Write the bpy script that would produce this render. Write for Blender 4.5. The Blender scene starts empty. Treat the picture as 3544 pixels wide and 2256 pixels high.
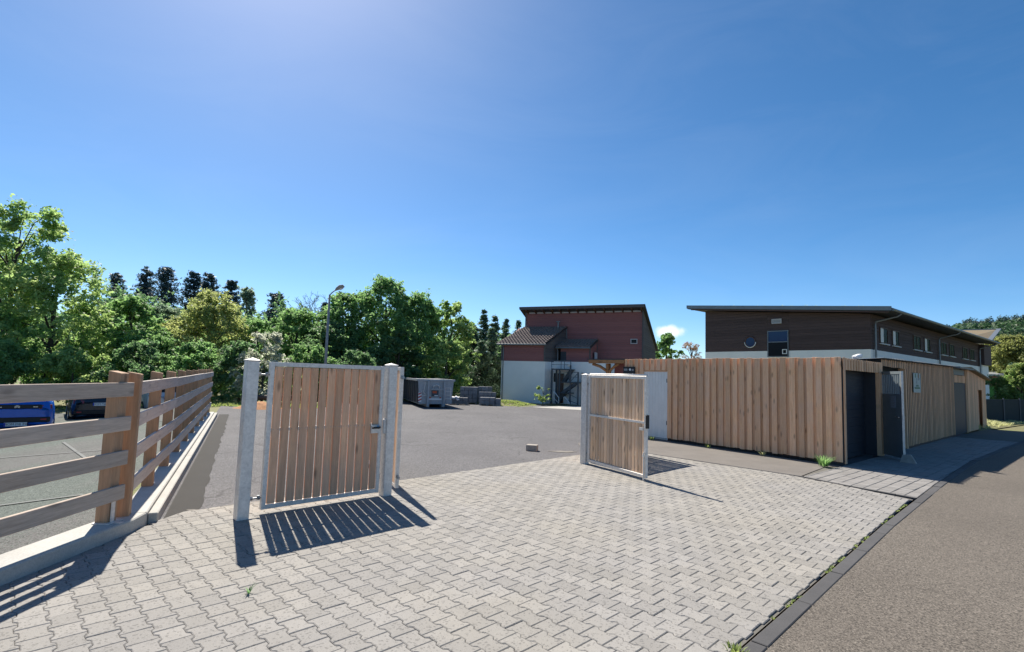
import bpy, bmesh, math, random
import numpy as np
from math import radians, sin, cos, pi
from mathutils import Matrix, Vector
random.seed(7)
SC = bpy.context.scene
COL = SC.collection

# ------------------------------------------------------------------ camera, sky, sun, exposure
cd = bpy.data.cameras.new('camera'); cam = bpy.data.objects.new('camera', cd); COL.objects.link(cam)
cd.sensor_width = 36.0; cd.lens = 36.0 * 1808 / 3544; cd.clip_end = 3000; cd.clip_start = 0.05
cd.shift_y = 22 / 3544
cam.matrix_world = Matrix.Translation((0, 0, 1.78)) @ Matrix.Rotation(radians(94.75), 4, 'X') @ Matrix.Rotation(radians(1.8), 4, 'Z')
SC.camera = cam
SUN_AZ = radians(29.0)      # left of the viewing direction +Y
SUN_EL = radians(49.0)
W = bpy.data.worlds.new('World'); SC.world = W; W.use_nodes = True
wn = W.node_tree; bg = wn.nodes['Background']
sky = wn.nodes.new('ShaderNodeTexSky'); sky.sky_type = 'NISHITA'; sky.sun_disc = False
sky.sun_elevation = SUN_EL; sky.sun_rotation = -SUN_AZ
sky.altitude = 1000; sky.air_density = 0.72; sky.dust_density = 0.8; sky.ozone_density = 2.8
hs = wn.nodes.new('ShaderNodeHueSaturation'); hs.inputs['Hue'].default_value = .494; hs.inputs['Saturation'].default_value = 1.25; hs.inputs['Value'].default_value = 1.0
wn.links.new(sky.outputs[0], hs.inputs['Color'])
# faint high cirrus over the whole sky and one small cumulus low between the two houses
tcw = wn.nodes.new('ShaderNodeTexCoord'); mpw = wn.nodes.new('ShaderNodeMapping'); mpw.inputs['Scale'].default_value = (1.2, 2.6, 5.0); mpw.inputs['Rotation'].default_value = (0, .25, .4)
nzw = wn.nodes.new('ShaderNodeTexNoise'); nzw.inputs['Scale'].default_value = 1.7; nzw.inputs['Detail'].default_value = 7; nzw.inputs['Roughness'].default_value = .62; nzw.inputs['Distortion'].default_value = .8
rpw = wn.nodes.new('ShaderNodeValToRGB'); rpw.color_ramp.elements[0].position = .42; rpw.color_ramp.elements[1].position = .80; rpw.color_ramp.elements[1].color = (.045, .045, .045, 1)
wn.links.new(tcw.outputs['Generated'], mpw.inputs[0]); wn.links.new(mpw.outputs[0], nzw.inputs['Vector']); wn.links.new(nzw.outputs['Fac'], rpw.inputs[0])
mxw = wn.nodes.new('ShaderNodeMix'); mxw.data_type = 'RGBA'; mxw.inputs[7].default_value = (6.2, 6.6, 7.2, 1)
wn.links.new(rpw.outputs[0], mxw.inputs[0]); wn.links.new(hs.outputs[0], mxw.inputs[6])
sub = wn.nodes.new('ShaderNodeVectorMath'); sub.operation = 'SUBTRACT'; sub.inputs[1].default_value = (.2885, .9533, .0895); wn.links.new(tcw.outputs['Generated'], sub.inputs[0])
scl = wn.nodes.new('ShaderNodeVectorMath'); scl.operation = 'MULTIPLY'; scl.inputs[1].default_value = (1, 1, 2.1); wn.links.new(sub.outputs[0], scl.inputs[0])
nz2 = wn.nodes.new('ShaderNodeTexNoise'); nz2.inputs['Scale'].default_value = 70; nz2.inputs['Detail'].default_value = 4; wn.links.new(tcw.outputs['Generated'], nz2.inputs['Vector'])
lnw = wn.nodes.new('ShaderNodeVectorMath'); lnw.operation = 'LENGTH'; wn.links.new(scl.outputs[0], lnw.inputs[0])
adw = wn.nodes.new('ShaderNodeMath'); adw.operation = 'MULTIPLY_ADD'; adw.inputs[1].default_value = -.022; wn.links.new(nz2.outputs['Fac'], adw.inputs[0]); wn.links.new(lnw.outputs['Value'], adw.inputs[2])
rp2 = wn.nodes.new('ShaderNodeValToRGB'); rp2.color_ramp.elements[0].position = .006; rp2.color_ramp.elements[0].color = (.85, .85, .85, 1); rp2.color_ramp.elements[1].position = .017; rp2.color_ramp.elements[1].color = (0, 0, 0, 1); wn.links.new(adw.outputs[0], rp2.inputs[0])
mx2 = wn.nodes.new('ShaderNodeMix'); mx2.data_type = 'RGBA'; mx2.inputs[7].default_value = (7.5, 7.7, 8.0, 1); wn.links.new(rp2.outputs[0], mx2.inputs[0]); wn.links.new(mxw.outputs[2], mx2.inputs[6])
wn.links.new(mx2.outputs[2], bg.inputs[0]); bg.inputs[1].default_value = 0.092
sl = bpy.data.lights.new('sun', 'SUN'); sl.energy = 5.0; sl.angle = radians(0.5); sl.color = (1, .93, .82)
so = bpy.data.objects.new('sun', sl); COL.objects.link(so)
sd = Vector((-sin(SUN_AZ) * cos(SUN_EL), cos(SUN_AZ) * cos(SUN_EL), sin(SUN_EL)))
so.rotation_euler = (-sd).to_track_quat('-Z', 'Y').to_euler(); so.location = sd * 60
vs = SC.view_settings; vs.view_transform = 'Standard'; vs.look = 'None'; vs.exposure = 0.78; vs.gamma = 1.0

# ------------------------------------------------------------------ materials
class NT:
    def __init__(s, name):
        s.m = bpy.data.materials.new(name); s.m.use_nodes = True; s.t = s.m.node_tree
        s.b = s.t.nodes['Principled BSDF']; s.out = s.t.nodes['Material Output']
    def n(s, typ, **kw):
        x = s.t.nodes.new('ShaderNode' + typ)
        for k, v in kw.items():
            if k.startswith('i_'):
                key = k[2:]; key = int(key) if key.isdigit() else key
                x.inputs[key].default_value = v
            else: setattr(x, k, v)
        return x
    def l(s, a, b): s.t.links.new(a, b)
    def math(s, op, a, b=None):
        x = s.n('Math', operation=op)
        for i, v in enumerate((a, b)):
            if v is None: continue
            if isinstance(v, (int, float)): x.inputs[i].default_value = v
            else: s.l(v, x.inputs[i])
        return x.outputs[0]
    def mix(s, f, a, b, blend='MIX'):
        x = s.n('Mix', data_type='RGBA', blend_type=blend)
        for i, v in ((0, f), (6, a), (7, b)):
            if isinstance(v, (int, float)): x.inputs[i].default_value = v
            elif isinstance(v, tuple): x.inputs[i].default_value = (*v, 1)[:4]
            else: s.l(v, x.inputs[i])
        return x.outputs[2]
    def ramp(s, f, p0, p1, c0=(0, 0, 0), c1=(1, 1, 1)):
        x = s.n('ValToRGB'); s.l(f, x.inputs[0]); e = x.color_ramp.elements
        e[0].position = p0; e[1].position = p1; e[0].color = (*c0, 1); e[1].color = (*c1, 1)
        return x.outputs[0]
    def coord(s, stretch=(1, 1, 1), rand=True, kind='Object'):
        tc = s.n('TexCoord'); v = tc.outputs[kind]
        if rand:
            oi = s.n('ObjectInfo'); a = s.n('VectorMath', operation='ADD'); s.l(v, a.inputs[0])
            m = s.n('VectorMath', operation='SCALE'); m.inputs[0].default_value = (37, 53, 71); s.l(oi.outputs['Random'], m.inputs[3])
            s.l(m.outputs[0], a.inputs[1]); v = a.outputs[0]
        mp = s.n('Mapping'); mp.inputs['Scale'].default_value = stretch; s.l(v, mp.inputs[0])
        return mp.outputs[0]
    def noise(s, v, scale, detail=6, rough=.6, dist=0.0):
        x = s.n('TexNoise'); s.l(v, x.inputs['Vector']); x.inputs['Scale'].default_value = scale
        x.inputs['Detail'].default_value = detail; x.inputs['Roughness'].default_value = rough; x.inputs['Distortion'].default_value = dist
        return x.outputs['Fac']
    def bump(s, h, strength=.3, dist=.01):
        x = s.n('Bump'); x.inputs['Strength'].default_value = strength; x.inputs['Distance'].default_value = dist
        s.l(h, x.inputs['Height']); s.l(x.outputs[0], s.b.inputs['Normal'])
    def objrand(s, col, amt, island=False):
        if island: r = s.n('NewGeometry').outputs['Random Per Island']
        else: r = s.n('ObjectInfo').outputs['Random']
        h = s.n('HueSaturation'); s.l(col, h.inputs['Color'])
        s.l(s.math('ADD', s.math('MULTIPLY', r, 2 * amt), 1 - amt), h.inputs['Value'])
        return h.outputs[0]
M = {}
def sc3(c, k): return tuple(min(1, max(0, x * k)) for x in c)
def plain(key, col, rough=.8, metal=0.0, var=.18, scale=5, fine=60, bump=.15, bd=.004, rand=0.0, island=False, col2=None, spec=.4, stretch=(1, 1, 1), fmix=.35):
    t = NT(key); v = t.coord(stretch)
    a = t.noise(v, scale, 5); b = t.noise(v, fine, 3)
    c = t.mix(t.ramp(a, .3, .7), sc3(col, 1 - var), col2 or sc3(col, 1 + var))
    c = t.mix(fmix, c, t.mix(t.ramp(b, .3, .7), sc3(col, .62), sc3(col, 1.36)))
    if rand: c = t.objrand(c, rand, island)
    t.l(c, t.b.inputs['Base Color']); t.b.inputs['Roughness'].default_value = rough; t.b.inputs['Metallic'].default_value = metal
    t.b.inputs['Specular IOR Level'].default_value = spec
    if bump: t.bump(b, bump, bd)
    M[key] = t.m; return t.m
def wood(key, col, dark, axis='Z', rand=.16, grey=None, greyamt=.3, knots=.8, rough=.75, island=False, bump=.25):
    t = NT(key)
    st = {'Z': (9, 9, .55), 'X': (.55, 9, 9), 'Y': (9, .55, 9)}[axis]
    v = t.coord(st); g1 = t.noise(v, 3.0, 8, .65, .6); g2 = t.noise(v, 16, 4, .6, .2)
    c = t.mix(t.ramp(g1, .3, .72), dark, col)
    c = t.mix(t.math('MULTIPLY', t.ramp(g2, .45, .75), .45), c, sc3(col, 1.35))
    kv = t.coord({'Z': (6.5, .02, 2.0), 'X': (2.0, .02, 6.5), 'Y': (6.5, 2.0, .02)}[axis])
    sx = t.n('SeparateXYZ'); t.l(kv, sx.inputs[0]); cx = t.n('CombineXYZ'); t.l(sx.outputs[0], cx.inputs[0]); t.l(sx.outputs[1 if axis == 'Y' else 2], cx.inputs[1])
    vo = t.n('TexVoronoi', voronoi_dimensions='2D'); t.l(cx.outputs[0], vo.inputs['Vector']); vo.inputs['Scale'].default_value = .55
    k = t.ramp(vo.outputs['Distance'], .03, .10, (1, 1, 1), (0, 0, 0))
    c = t.mix(t.math('MULTIPLY', k, knots), c, sc3(dark, .42))
    if grey:
        w = t.noise(t.coord((1.2, 1.2, 1.2)), 1.6, 4)
        c = t.mix(t.math('MULTIPLY', t.ramp(w, .35, .7), greyamt), c, grey)
    c = t.objrand(c, rand, island)
    t.l(c, t.b.inputs['Base Color']); t.b.inputs['Roughness'].default_value = rough; t.b.inputs['Specular IOR Level'].default_value = .25
    t.bump(g2, bump, .003)
    M[key] = t.m; return t.m
def leafmat(key, c0, c1, trans=.45, scale=.9):
    t = NT(key); tc = t.n('TexCoord'); geo = t.n('NewGeometry')
    n = t.noise(tc.outputs['Object'], scale, 3)
    c = t.mix(t.ramp(n, .35, .68), c0, c1)
    c = t.mix(t.math('MULTIPLY', geo.outputs['Random Per Island'], .55), c, sc3(c1, 1.3))
    t.l(c, t.b.inputs['Base Color']); t.b.inputs['Roughness'].default_value = .55; t.b.inputs['Specular IOR Level'].default_value = .3
    tr = t.n('BsdfTranslucent'); hs = t.n('HueSaturation'); hs.inputs['Value'].default_value = 1.6; hs.inputs['Saturation'].default_value = 1.05
    t.l(c, hs.inputs['Color']); t.l(hs.outputs[0], tr.inputs['Color'])
    mx = t.n('MixShader'); mx.inputs[0].default_value = trans
    t.l(t.b.outputs[0], mx.inputs[1]); t.l(tr.outputs[0], mx.inputs[2]); t.l(mx.outputs[0], t.out.inputs['Surface'])
    M[key] = t.m

def asphalt(key, c0, c1, grain=220, patch=None, patchcol=None, rough=.9, bump=.5, speck=.5, cracks=0.0, chips=0):
    t = NT(key); v = t.coord((1, 1, 1), rand=False)
    big = t.noise(v, .35, 5, .55); mid = t.noise(v, 2.2, 5, .65); fi = t.noise(v, grain, 2, .7)
    c = t.mix(t.ramp(big, .3, .7), c0, c1)
    c = t.mix(.25, c, t.mix(t.ramp(mid, .3, .7), sc3(c0, .8), sc3(c1, 1.15)))
    if patchcol:
        w = t.noise(t.coord((.6, .22, 1), rand=False), .55, 4)
        c = t.mix(t.math('MULTIPLY', t.ramp(w, .47, .60), .7), c, patchcol)
    c = t.mix(speck, c, t.mix(t.ramp(fi, .32, .68), sc3(c0, .42), sc3(c1, 1.6)))
    if cracks:
        vo = t.n('TexVoronoi', feature='DISTANCE_TO_EDGE'); 
        vv = t.n('VectorMath', operation='ADD'); nn = t.n('TexNoise'); nn.inputs['Scale'].default_value = 1.3; t.l(v, nn.inputs['Vector'])
        t.l(v, vv.inputs[0]); t.l(nn.outputs['Color'], vv.inputs[1]); t.l(vv.outputs[0], vo.inputs['Vector']); vo.inputs['Scale'].default_value = .42
        cr = t.ramp(vo.outputs['Distance'], .006, .022, (1, 1, 1), (0, 0, 0))
        gate = t.ramp(t.noise(v, .3, 2), .47, .55)
        c = t.mix(t.math('MULTIPLY', t.math('MULTIPLY', cr, gate), cracks), c, sc3(c0, .35))
    if chips:
        vc = t.n('TexVoronoi'); t.l(v, vc.inputs['Vector']); vc.inputs['Scale'].default_value = chips; vc.inputs['Randomness'].default_value = 1
        sp = t.n('SeparateColor'); t.l(vc.outputs['Color'], sp.inputs[0])
        c = t.mix(t.math('MULTIPLY', t.ramp(sp.outputs[0], .70, .80), .75), c, sc3(c0, .32)); c = t.mix(t.math('MULTIPLY', t.ramp(sp.outputs[1], .80, .88), .6), c, sc3(c1, 1.75))
        wl = t.noise(t.coord((.5, .5, 1), rand=False), 1.1, 5, .6); c = t.mix(t.math('MULTIPLY', t.ramp(wl, .45, .7), .30), c, sc3(c0, .72))
    t.l(c, t.b.inputs['Base Color']); t.b.inputs['Roughness'].default_value = rough; t.b.inputs['Specular IOR Level'].default_value = .3
    t.bump(fi, bump, .006); M[key] = t.m

asphalt('yard', (.088, .086, .091), (.128, .125, .131), 130, True, (.15, .147, .15), cracks=.5, speck=.42, chips=75)
asphalt('lot', (.080, .100, .086), (.112, .128, .114), 130, True, (.150, .112, .124), cracks=.8, speck=.4, chips=75)
asphalt('road', (.102, .088, .073), (.15, .131, .11), 85, None, None, bump=.8, speck=.5, chips=105)
asphalt('strip', (.020, .019, .018), (.038, .036, .034), 120, None, None, speck=.4)
asphalt('soil', (.11, .13, .05), (.2, .2, .09), 30, True, (.15, .12, .07), speck=.4)
asphalt('sand', (.09, .085, .075), (.17, .16, .14), 160, speck=.5)
# paving stone: island random tint, pores
t = NT('paver'); v = t.coord((1, 1, 1), rand=False, kind='Object'); vw = t.n('NewGeometry')
tint = t.ramp(t.noise(vw.outputs['Position'], .45, 3), .42, .62)
base = t.mix(t.math('MULTIPLY', tint, .55), (.272, .257, .238), (.31, .28, .222))
isl = vw.outputs['Random Per Island']; oi = t.n('ObjectInfo')
rnd = t.math('FRACT', t.math('ADD', isl, oi.outputs['Random']))
hs = t.n('HueSaturation'); t.l(base, hs.inputs['Color']); t.l(t.math('ADD', t.math('MULTIPLY', rnd, .34), .85), hs.inputs['Value'])
f1 = t.noise(vw.outputs['Position'], 190, 3, .7); f2 = t.noise(vw.outputs['Position'], 9, 4, .6)
c = t.mix(.42, hs.outputs[0], t.mix(t.ramp(f1, .34, .66), (.15, .145, .14), (.37, .36, .345)))
c = t.mix(t.math('MULTIPLY', t.ramp(f2, .52, .75), .28), c, (.19, .185, .175))
f3 = t.noise(vw.outputs['Position'], 1.1, 6, .65); c = t.mix(t.math('MULTIPLY', t.ramp(f3, .50, .72), .30), c, (.165, .155, .14))
vp = t.n('TexVoronoi'); t.l(vw.outputs['Position'], vp.inputs['Vector']); vp.inputs['Scale'].default_value = 75; spc = t.n('SeparateColor'); t.l(vp.outputs['Color'], spc.inputs[0])
c = t.mix(t.math('MULTIPLY', t.ramp(spc.outputs[0], .86, .92), .55), c, (.11, .105, .10))
t.l(c, t.b.inputs['Base Color']); t.b.inputs['Roughness'].default_value = .88; t.b.inputs['Specular IOR Level'].default_value = .3; t.bump(f1, .35, .003); M['paver'] = t.m
plain('slab', (.225, .215, .205), .9, var=.2, scale=3, fine=120, rand=.1)
plain('oldwalk', (.155, .141, .128), .9, var=.22, scale=1.6, fine=140, fmix=.45)
plain('kerb', (.075, .073, .074), .85, var=.2, scale=4, fine=150, rand=.14, fmix=.45)
plain('concrete', (.40, .39, .36), .85, var=.16, scale=2.5, fine=70, rand=.06)
plain('galv', (.66, .625, .585), .48, .25, var=.16, scale=14, fine=35, bump=.04, rand=.05, fmix=.3, spec=.5)
plain('steel', (.07, .08, .095), .5, .3, var=.15, scale=6)
plain('bolt', (.30, .31, .32), .4, .8, var=.2, scale=30)
wood('larch', (.90, .505, .30), (.58, .30, .17), 'Z', .17, (.44, .33, .26), .4)
wood('larch_grey', (.88, .58, .36), (.54, .335, .20), 'Z', .22, (.60, .49, .42), .5)
wood('shedwood', (.92, .53, .295), (.64, .335, .175), 'Z', .18, (.66, .47, .37), .4, knots=.7)
wood('shedslat', (.90, .53, .30), (.58, .315, .165), 'Z', .2, (.56, .40, .30), .35, knots=.35)
wood('post', (.47, .285, .17), (.27, .155, .088), 'Z', .14, (.33, .235, .16), .35)
wood('rail', (.60, .475, .375), (.32, .245, .19), 'X', .12, (.44, .39, .35), .5, knots=.6)
wood('rail_grey', (.60, .525, .46), (.33, .28, .24), 'X', .14, (.50, .46, .43), .6, knots=.5)
wood('beam', (.42, .22, .10), (.26, .12, .05), 'X', .1)
wood('brown', (.105, .070, .066), (.068, .047, .045), 'X', .14, knots=.1)
wood('redclad', (.33, .135, .125), (.25, .10, .095), 'X', .1, knots=.1)
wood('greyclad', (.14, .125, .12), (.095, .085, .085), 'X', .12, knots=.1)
wood('bark', (.085, .07, .055), (.04, .033, .028), 'Z', .15, knots=0, bump=.6)
wood('bark_grey', (.17, .15, .135), (.08, .07, .065), 'Z', .15, knots=0, bump=.5)
plain('plaster', (.88, .85, .80), .9, var=.06, scale=.7, fine=40, fmix=.08, bump=.05)
plain('white', (.78, .78, .77), .5, var=.03, fmix=.05, bump=0)
plain('whitedoor', (.76, .74, .69), .55, var=.06, scale=3, fmix=.1, bump=.02)
plain('anthracite', (.032, .038, .050), .5, var=.12, scale=3, fmix=.1, bump=.02)
plain('doorgrey', (.20, .235, .255), .45, .1, var=.1, scale=3, fmix=.1, bump=.02)
plain('zinc', (.20, .215, .225), .45, .5, var=.1, scale=3, fmix=.1, bump=.02)
plain('roofdark', (.05, .05, .055), .7, var=.2, scale=4)
plain('tile', (.20, .16, .148), .75, var=.15, scale=3, fine=20, rand=.14, island=True)
plain('soffit', (.50, .49, .50), .8, var=.05, bump=0)
plain('moss', (.20, .19, .13), .95, var=.25, scale=1.2, fine=18, col2=(.26, .15, .07), fmix=.4)
plain('glass', (.014, .016, .02), .25, var=.05, bump=0, spec=.15, fmix=.0)
plain('glass_sky_tint', (.02, .05, .13), .15, var=.05, bump=0, spec=.3, fmix=.0)  # blue of the reflected sky is put into the pane colour
plain('frame', (.09, .045, .03), .5, bump=0)
plain('skip', (.36, .375, .39), .55, .25, var=.15, scale=1.5, fine=10, bump=.05)
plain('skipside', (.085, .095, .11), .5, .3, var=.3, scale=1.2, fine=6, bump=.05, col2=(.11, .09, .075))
plain('red', (.42, .03, .03), .5, bump=0); plain('orange', (.6, .10, .03), .5, bump=0)
plain('blocks', (.20, .205, .215), .9, var=.15, scale=3, fine=60, rand=.18)
plain('mulch', (.40, .20, .095), .95, var=.3, scale=8, fine=30, bump=.6, bd=.03)
plain('cloth', (.8, .8, .82), .8, var=.05)
plain('black', (.012, .012, .014), .5, bump=0, var=.05)
plain('rubber', (.02, .02, .022), .8, bump=0)
plain('bluepaint', (.006, .11, .52), .22, var=.04, bump=0, spec=.7, fmix=0)
plain('darkpaint', (.008, .018, .032), .22, var=.04, bump=0, spec=.7, fmix=0)
plain('silverpaint', (.55, .56, .58), .25, .3, var=.03, bump=0, spec=.7, fmix=0)
plain('taillight', (.20, .008, .012), .25, bump=0, spec=.8, fmix=0)
plain('chrome', (.6, .62, .65), .2, .9, bump=0, fmix=0)
plain('plate', (.72, .74, .74), .4, bump=0, fmix=0); plain('euro', (.01, .04, .4), .4, bump=0, fmix=0)
plain('poster', (.40, .46, .42), .5, var=.06, bump=0, fmix=.05); plain('postergreen', (.10, .22, .14), .5, bump=0); plain('posterbrown', (.22, .13, .07), .5, bump=0)
plain('paper', (.30, .34, .40), .7, var=.04, bump=0)
plain('greenwall', (.065, .20, .035), .8, var=.08); plain('screen', (.012, .022, .025), .85, var=.2, scale=2)
plain('stone', (.34, .31, .27), .9, var=.2, scale=8)
plain('lampgrey', (.26, .265, .27), .6, .2)
plain('redbrick', (.36, .17, .13), .9, var=.2, scale=4, rand=.15)
plain('paint_line', (.165, .17, .165), .9, var=.15, scale=3, fmix=.4)
leafmat('leaf_bright', (0.148, 0.275, 0.086), (0.328, 0.407, 0.165), .58)
leafmat('leaf_mid', (0.096, 0.186, 0.077), (0.234, 0.362, 0.140), .58)
leafmat('leaf_dark', (0.073, 0.144, 0.074), (0.167, 0.266, 0.117), .58)
leafmat('leaf_olive', (0.189, 0.237, 0.086), (0.358, 0.387, 0.154), .58)
leafmat('leaf_grey', (0.133, 0.196, 0.137), (0.278, 0.341, 0.235), .58)
leafmat('leaf_pale', (0.247, 0.294, 0.198), (0.497, 0.500, 0.424), .58, 1.6)
leafmat('leaf_gold', (0.179, 0.190, 0.055), (0.212, 0.236, 0.092), .58)
leafmat('leaf_lime', (0.132, 0.265, 0.069), (0.264, 0.298, 0.121), .58)
leafmat('needle', (0.032, 0.062, 0.073), (0.082, 0.127, 0.134), .2)
leafmat('needle_green', (0.061, 0.118, 0.077), (0.141, 0.213, 0.130), .25)
leafmat('twig', (0.287, 0.227, 0.191), (0.486, 0.367, 0.283), .2)
leafmat('grass', (0.131, 0.194, 0.057), (0.313, 0.362, 0.127), .45, 2.5)
leafmat('grassdry', (0.308, 0.324, 0.138), (0.500, 0.500, 0.274), .4, 2.5)
leafmat('forest', (0.025, 0.062, 0.027), (0.065, 0.125, 0.054), .35, .035)
leafmat('forest_dark', (0.033, 0.065, 0.072), (0.066, 0.113, 0.096), .25, .05)

# ------------------------------------------------------------------ mesh helpers
def link(o): COL.objects.link(o); return o
def tag(o, label, cat, group=None):
    o['label'] = label; o['category'] = cat
    if group: o['group'] = group
    return o
def struct(o): o['kind'] = 'structure'; return o
def stuff(o): o['kind'] = 'stuff'; return o
def thing(name, label, cat, loc=(0, 0, 0), rz=0.0, group=None):
    o = link(bpy.data.objects.new(name, None)); o.location = loc; o.rotation_euler = (0, 0, rz); o.empty_display_size = .2
    return tag(o, label, cat, group)
class MB:
    def __init__(s): s.v = []; s.f = []
    def add(s, vs, fs):
        o = len(s.v); s.v += [tuple(map(float, p)) for p in vs]; s.f += [tuple(i + o for i in f) for f in fs]; return s
    def box(s, x0, x1, y0, y1, z0, z1):
        return s.add([(x0, y0, z0), (x1, y0, z0), (x1, y1, z0), (x0, y1, z0), (x0, y0, z1), (x1, y0, z1), (x1, y1, z1), (x0, y1, z1)],
                     [(0, 3, 2, 1), (4, 5, 6, 7), (0, 1, 5, 4), (1, 2, 6, 5), (2, 3, 7, 6), (3, 0, 4, 7)])
    def hexa(s, b, tp):   # 4 bottom, 4 top points (same winding, ccw from above)
        return s.add(list(b) + list(tp), [(0, 3, 2, 1), (4, 5, 6, 7), (0, 1, 5, 4), (1, 2, 6, 5), (2, 3, 7, 6), (3, 0, 4, 7)])
    def prism(s, poly, z0, z1):
        n = len(poly); a = sum(poly[i][0] * poly[(i + 1) % n][1] - poly[(i + 1) % n][0] * poly[i][1] for i in range(n))
        if a < 0: poly = poly[::-1]
        return s.add([(p[0], p[1], z0) for p in poly] + [(p[0], p[1], z1) for p in poly],
                     [tuple(range(n - 1, -1, -1)), tuple(range(n, 2 * n))] + [(i, (i + 1) % n, n + (i + 1) % n, n + i) for i in range(n)])
    def bar(s, p, q, w, h, up=(0, 0, 1)):   # box section from p to q
        p, q = Vector(p), Vector(q); d = (q - p).normalized(); u = Vector(up)
        if abs(d.dot(u)) > .98: u = Vector((0, 1, 0))
        r = d.cross(u).normalized(); u = r.cross(d)
        c = [(-1, -1), (1, -1), (1, 1), (-1, 1)]
        a = [p + r * (i * w / 2) + u * (j * h / 2) for i, j in c]; b = [q + r * (i * w / 2) + u * (j * h / 2) for i, j in c]
        return s.add([tuple(x) for x in a + b], [(0, 3, 2, 1), (4, 5, 6, 7), (0, 1, 5, 4), (1, 2, 6, 5), (2, 3, 7, 6), (3, 0, 4, 7)][:0] +
                     [(0, 1, 2, 3), (7, 6, 5, 4), (0, 4, 5, 1), (1, 5, 6, 2), (2, 6, 7, 3), (3, 7, 4, 0)])
    def tube(s, pts, rad, n=8, cap=True):
        pts = [Vector(p) for p in pts]; rad = rad if isinstance(rad, (list, tuple)) else [rad] * len(pts)
        o = len(s.v); prev = None
        for i, p in enumerate(pts):
            d = (pts[min(i + 1, len(pts) - 1)] - pts[max(i - 1, 0)])
            if d.length < 1e-9: d = Vector((0, 0, 1))
            d.normalize()
            if prev is None: r = d.orthogonal().normalized()
            else:
                r = prev - d * prev.dot(d); r = r.normalized() if r.length > 1e-6 else d.orthogonal().normalized()
            prev = r; u = d.cross(r)
            for k in range(n):
                a = 2 * pi * k / n; s.v.append(tuple(p + (r * cos(a) + u * sin(a)) * rad[i]))
        for i in range(len(pts) - 1):
            for k in range(n):
                a = o + i * n + k; b = o + i * n + (k + 1) % n; s.f.append((a, b, b + n, a + n))
        if cap: s.f.append(tuple(o + k for k in range(n - 1, -1, -1))); e = o + (len(pts) - 1) * n; s.f.append(tuple(e + k for k in range(n)))
        return s
    def disc(s, c, r, axis='y', n=16, th=.01):
        c = Vector(c); ax = {'x': Vector((1, 0, 0)), 'y': Vector((0, 1, 0)), 'z': Vector((0, 0, 1))}[axis]
        return s.tube([c - ax * th / 2, c + ax * th / 2], r, n)
    def mesh(s, name):
        m = bpy.data.meshes.new(name); m.from_pydata(s.v, [], s.f); m.update(); return m
    def build(s, name, mat, parent=None, smooth=False, bevel=0.0, loc=None, rz=None):
        m = s.mesh(name); m.materials.append(M[mat]); o = link(bpy.data.objects.new(name, m)); o.parent = parent
        if smooth:
            for p in m.polygons: p.use_smooth = True
        if bevel:
            b = o.modifiers.new('bevel', 'BEVEL'); b.width = bevel; b.segments = 1; b.limit_method = 'ANGLE'
        if loc: o.location = loc
        if rz is not None: o.rotation_euler = (0, 0, rz)
        return o
def inst(src, parent=None, loc=None, rz=None, scale=None, name=None):
    c = src.copy(); COL.objects.link(c); c.parent = parent
    if name: c.name = name
    if loc is not None: c.location = loc
    if rz is not None: c.rotation_euler = (0, 0, rz)
    if scale is not None: c.scale = scale
    return c
def npmesh(name, V, F, mat, parent=None):
    """V (n,3), F (m,k) arrays"""
    m = bpy.data.meshes.new(name); k = F.shape[1]
    m.vertices.add(len(V)); m.vertices.foreach_set('co', np.ascontiguousarray(V, dtype=np.float32).ravel())
    m.loops.add(F.size); m.loops.foreach_set('vertex_index', np.ascontiguousarray(F, dtype=np.int32).ravel())
    m.polygons.add(len(F)); m.polygons.foreach_set('loop_start', np.arange(0, F.size, k, dtype=np.int32)); m.polygons.foreach_set('loop_total', np.full(len(F), k, dtype=np.int32))
    m.update(calc_edges=True); m.materials.append(M[mat]); o = link(bpy.data.objects.new(name, m)); o.parent = parent; return o
def leaves(rng, P, N, size, asp=.62):
    n = len(P); N = N / np.maximum(np.linalg.norm(N, axis=1, keepdims=True), 1e-6)
    R = rng.normal(size=(n, 3)); T = np.cross(N, R); T /= np.maximum(np.linalg.norm(T, axis=1, keepdims=True), 1e-6); B = np.cross(N, T)
    s = (size * rng.uniform(.6, 1.3, n))[:, None]
    V = np.stack([P + T * s, P + B * s * asp + N * s * .18, P - T * s, P - B * s * asp + N * s * .18], 1).reshape(-1, 3)
    return V, np.arange(4 * n).reshape(-1, 4)
def dirs(rng, n):
    d = rng.normal(size=(n, 3)); return d / np.linalg.norm(d, axis=1, keepdims=True)
FD = np.array([-.453, .8915])        # direction of the long fence
FN = np.array([-.8915, -.453])       # towards the parking lot
F0 = np.array([-4.16, 5.84])
def lot_z(x, y):
    d = (np.array([x, y]) - F0) @ FN
    if y < 5.6: d = min(d, -4.3 - x) if x < -4.3 else -1
    return -.065 * min(max(d - .2, 0), 7.0)

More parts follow.
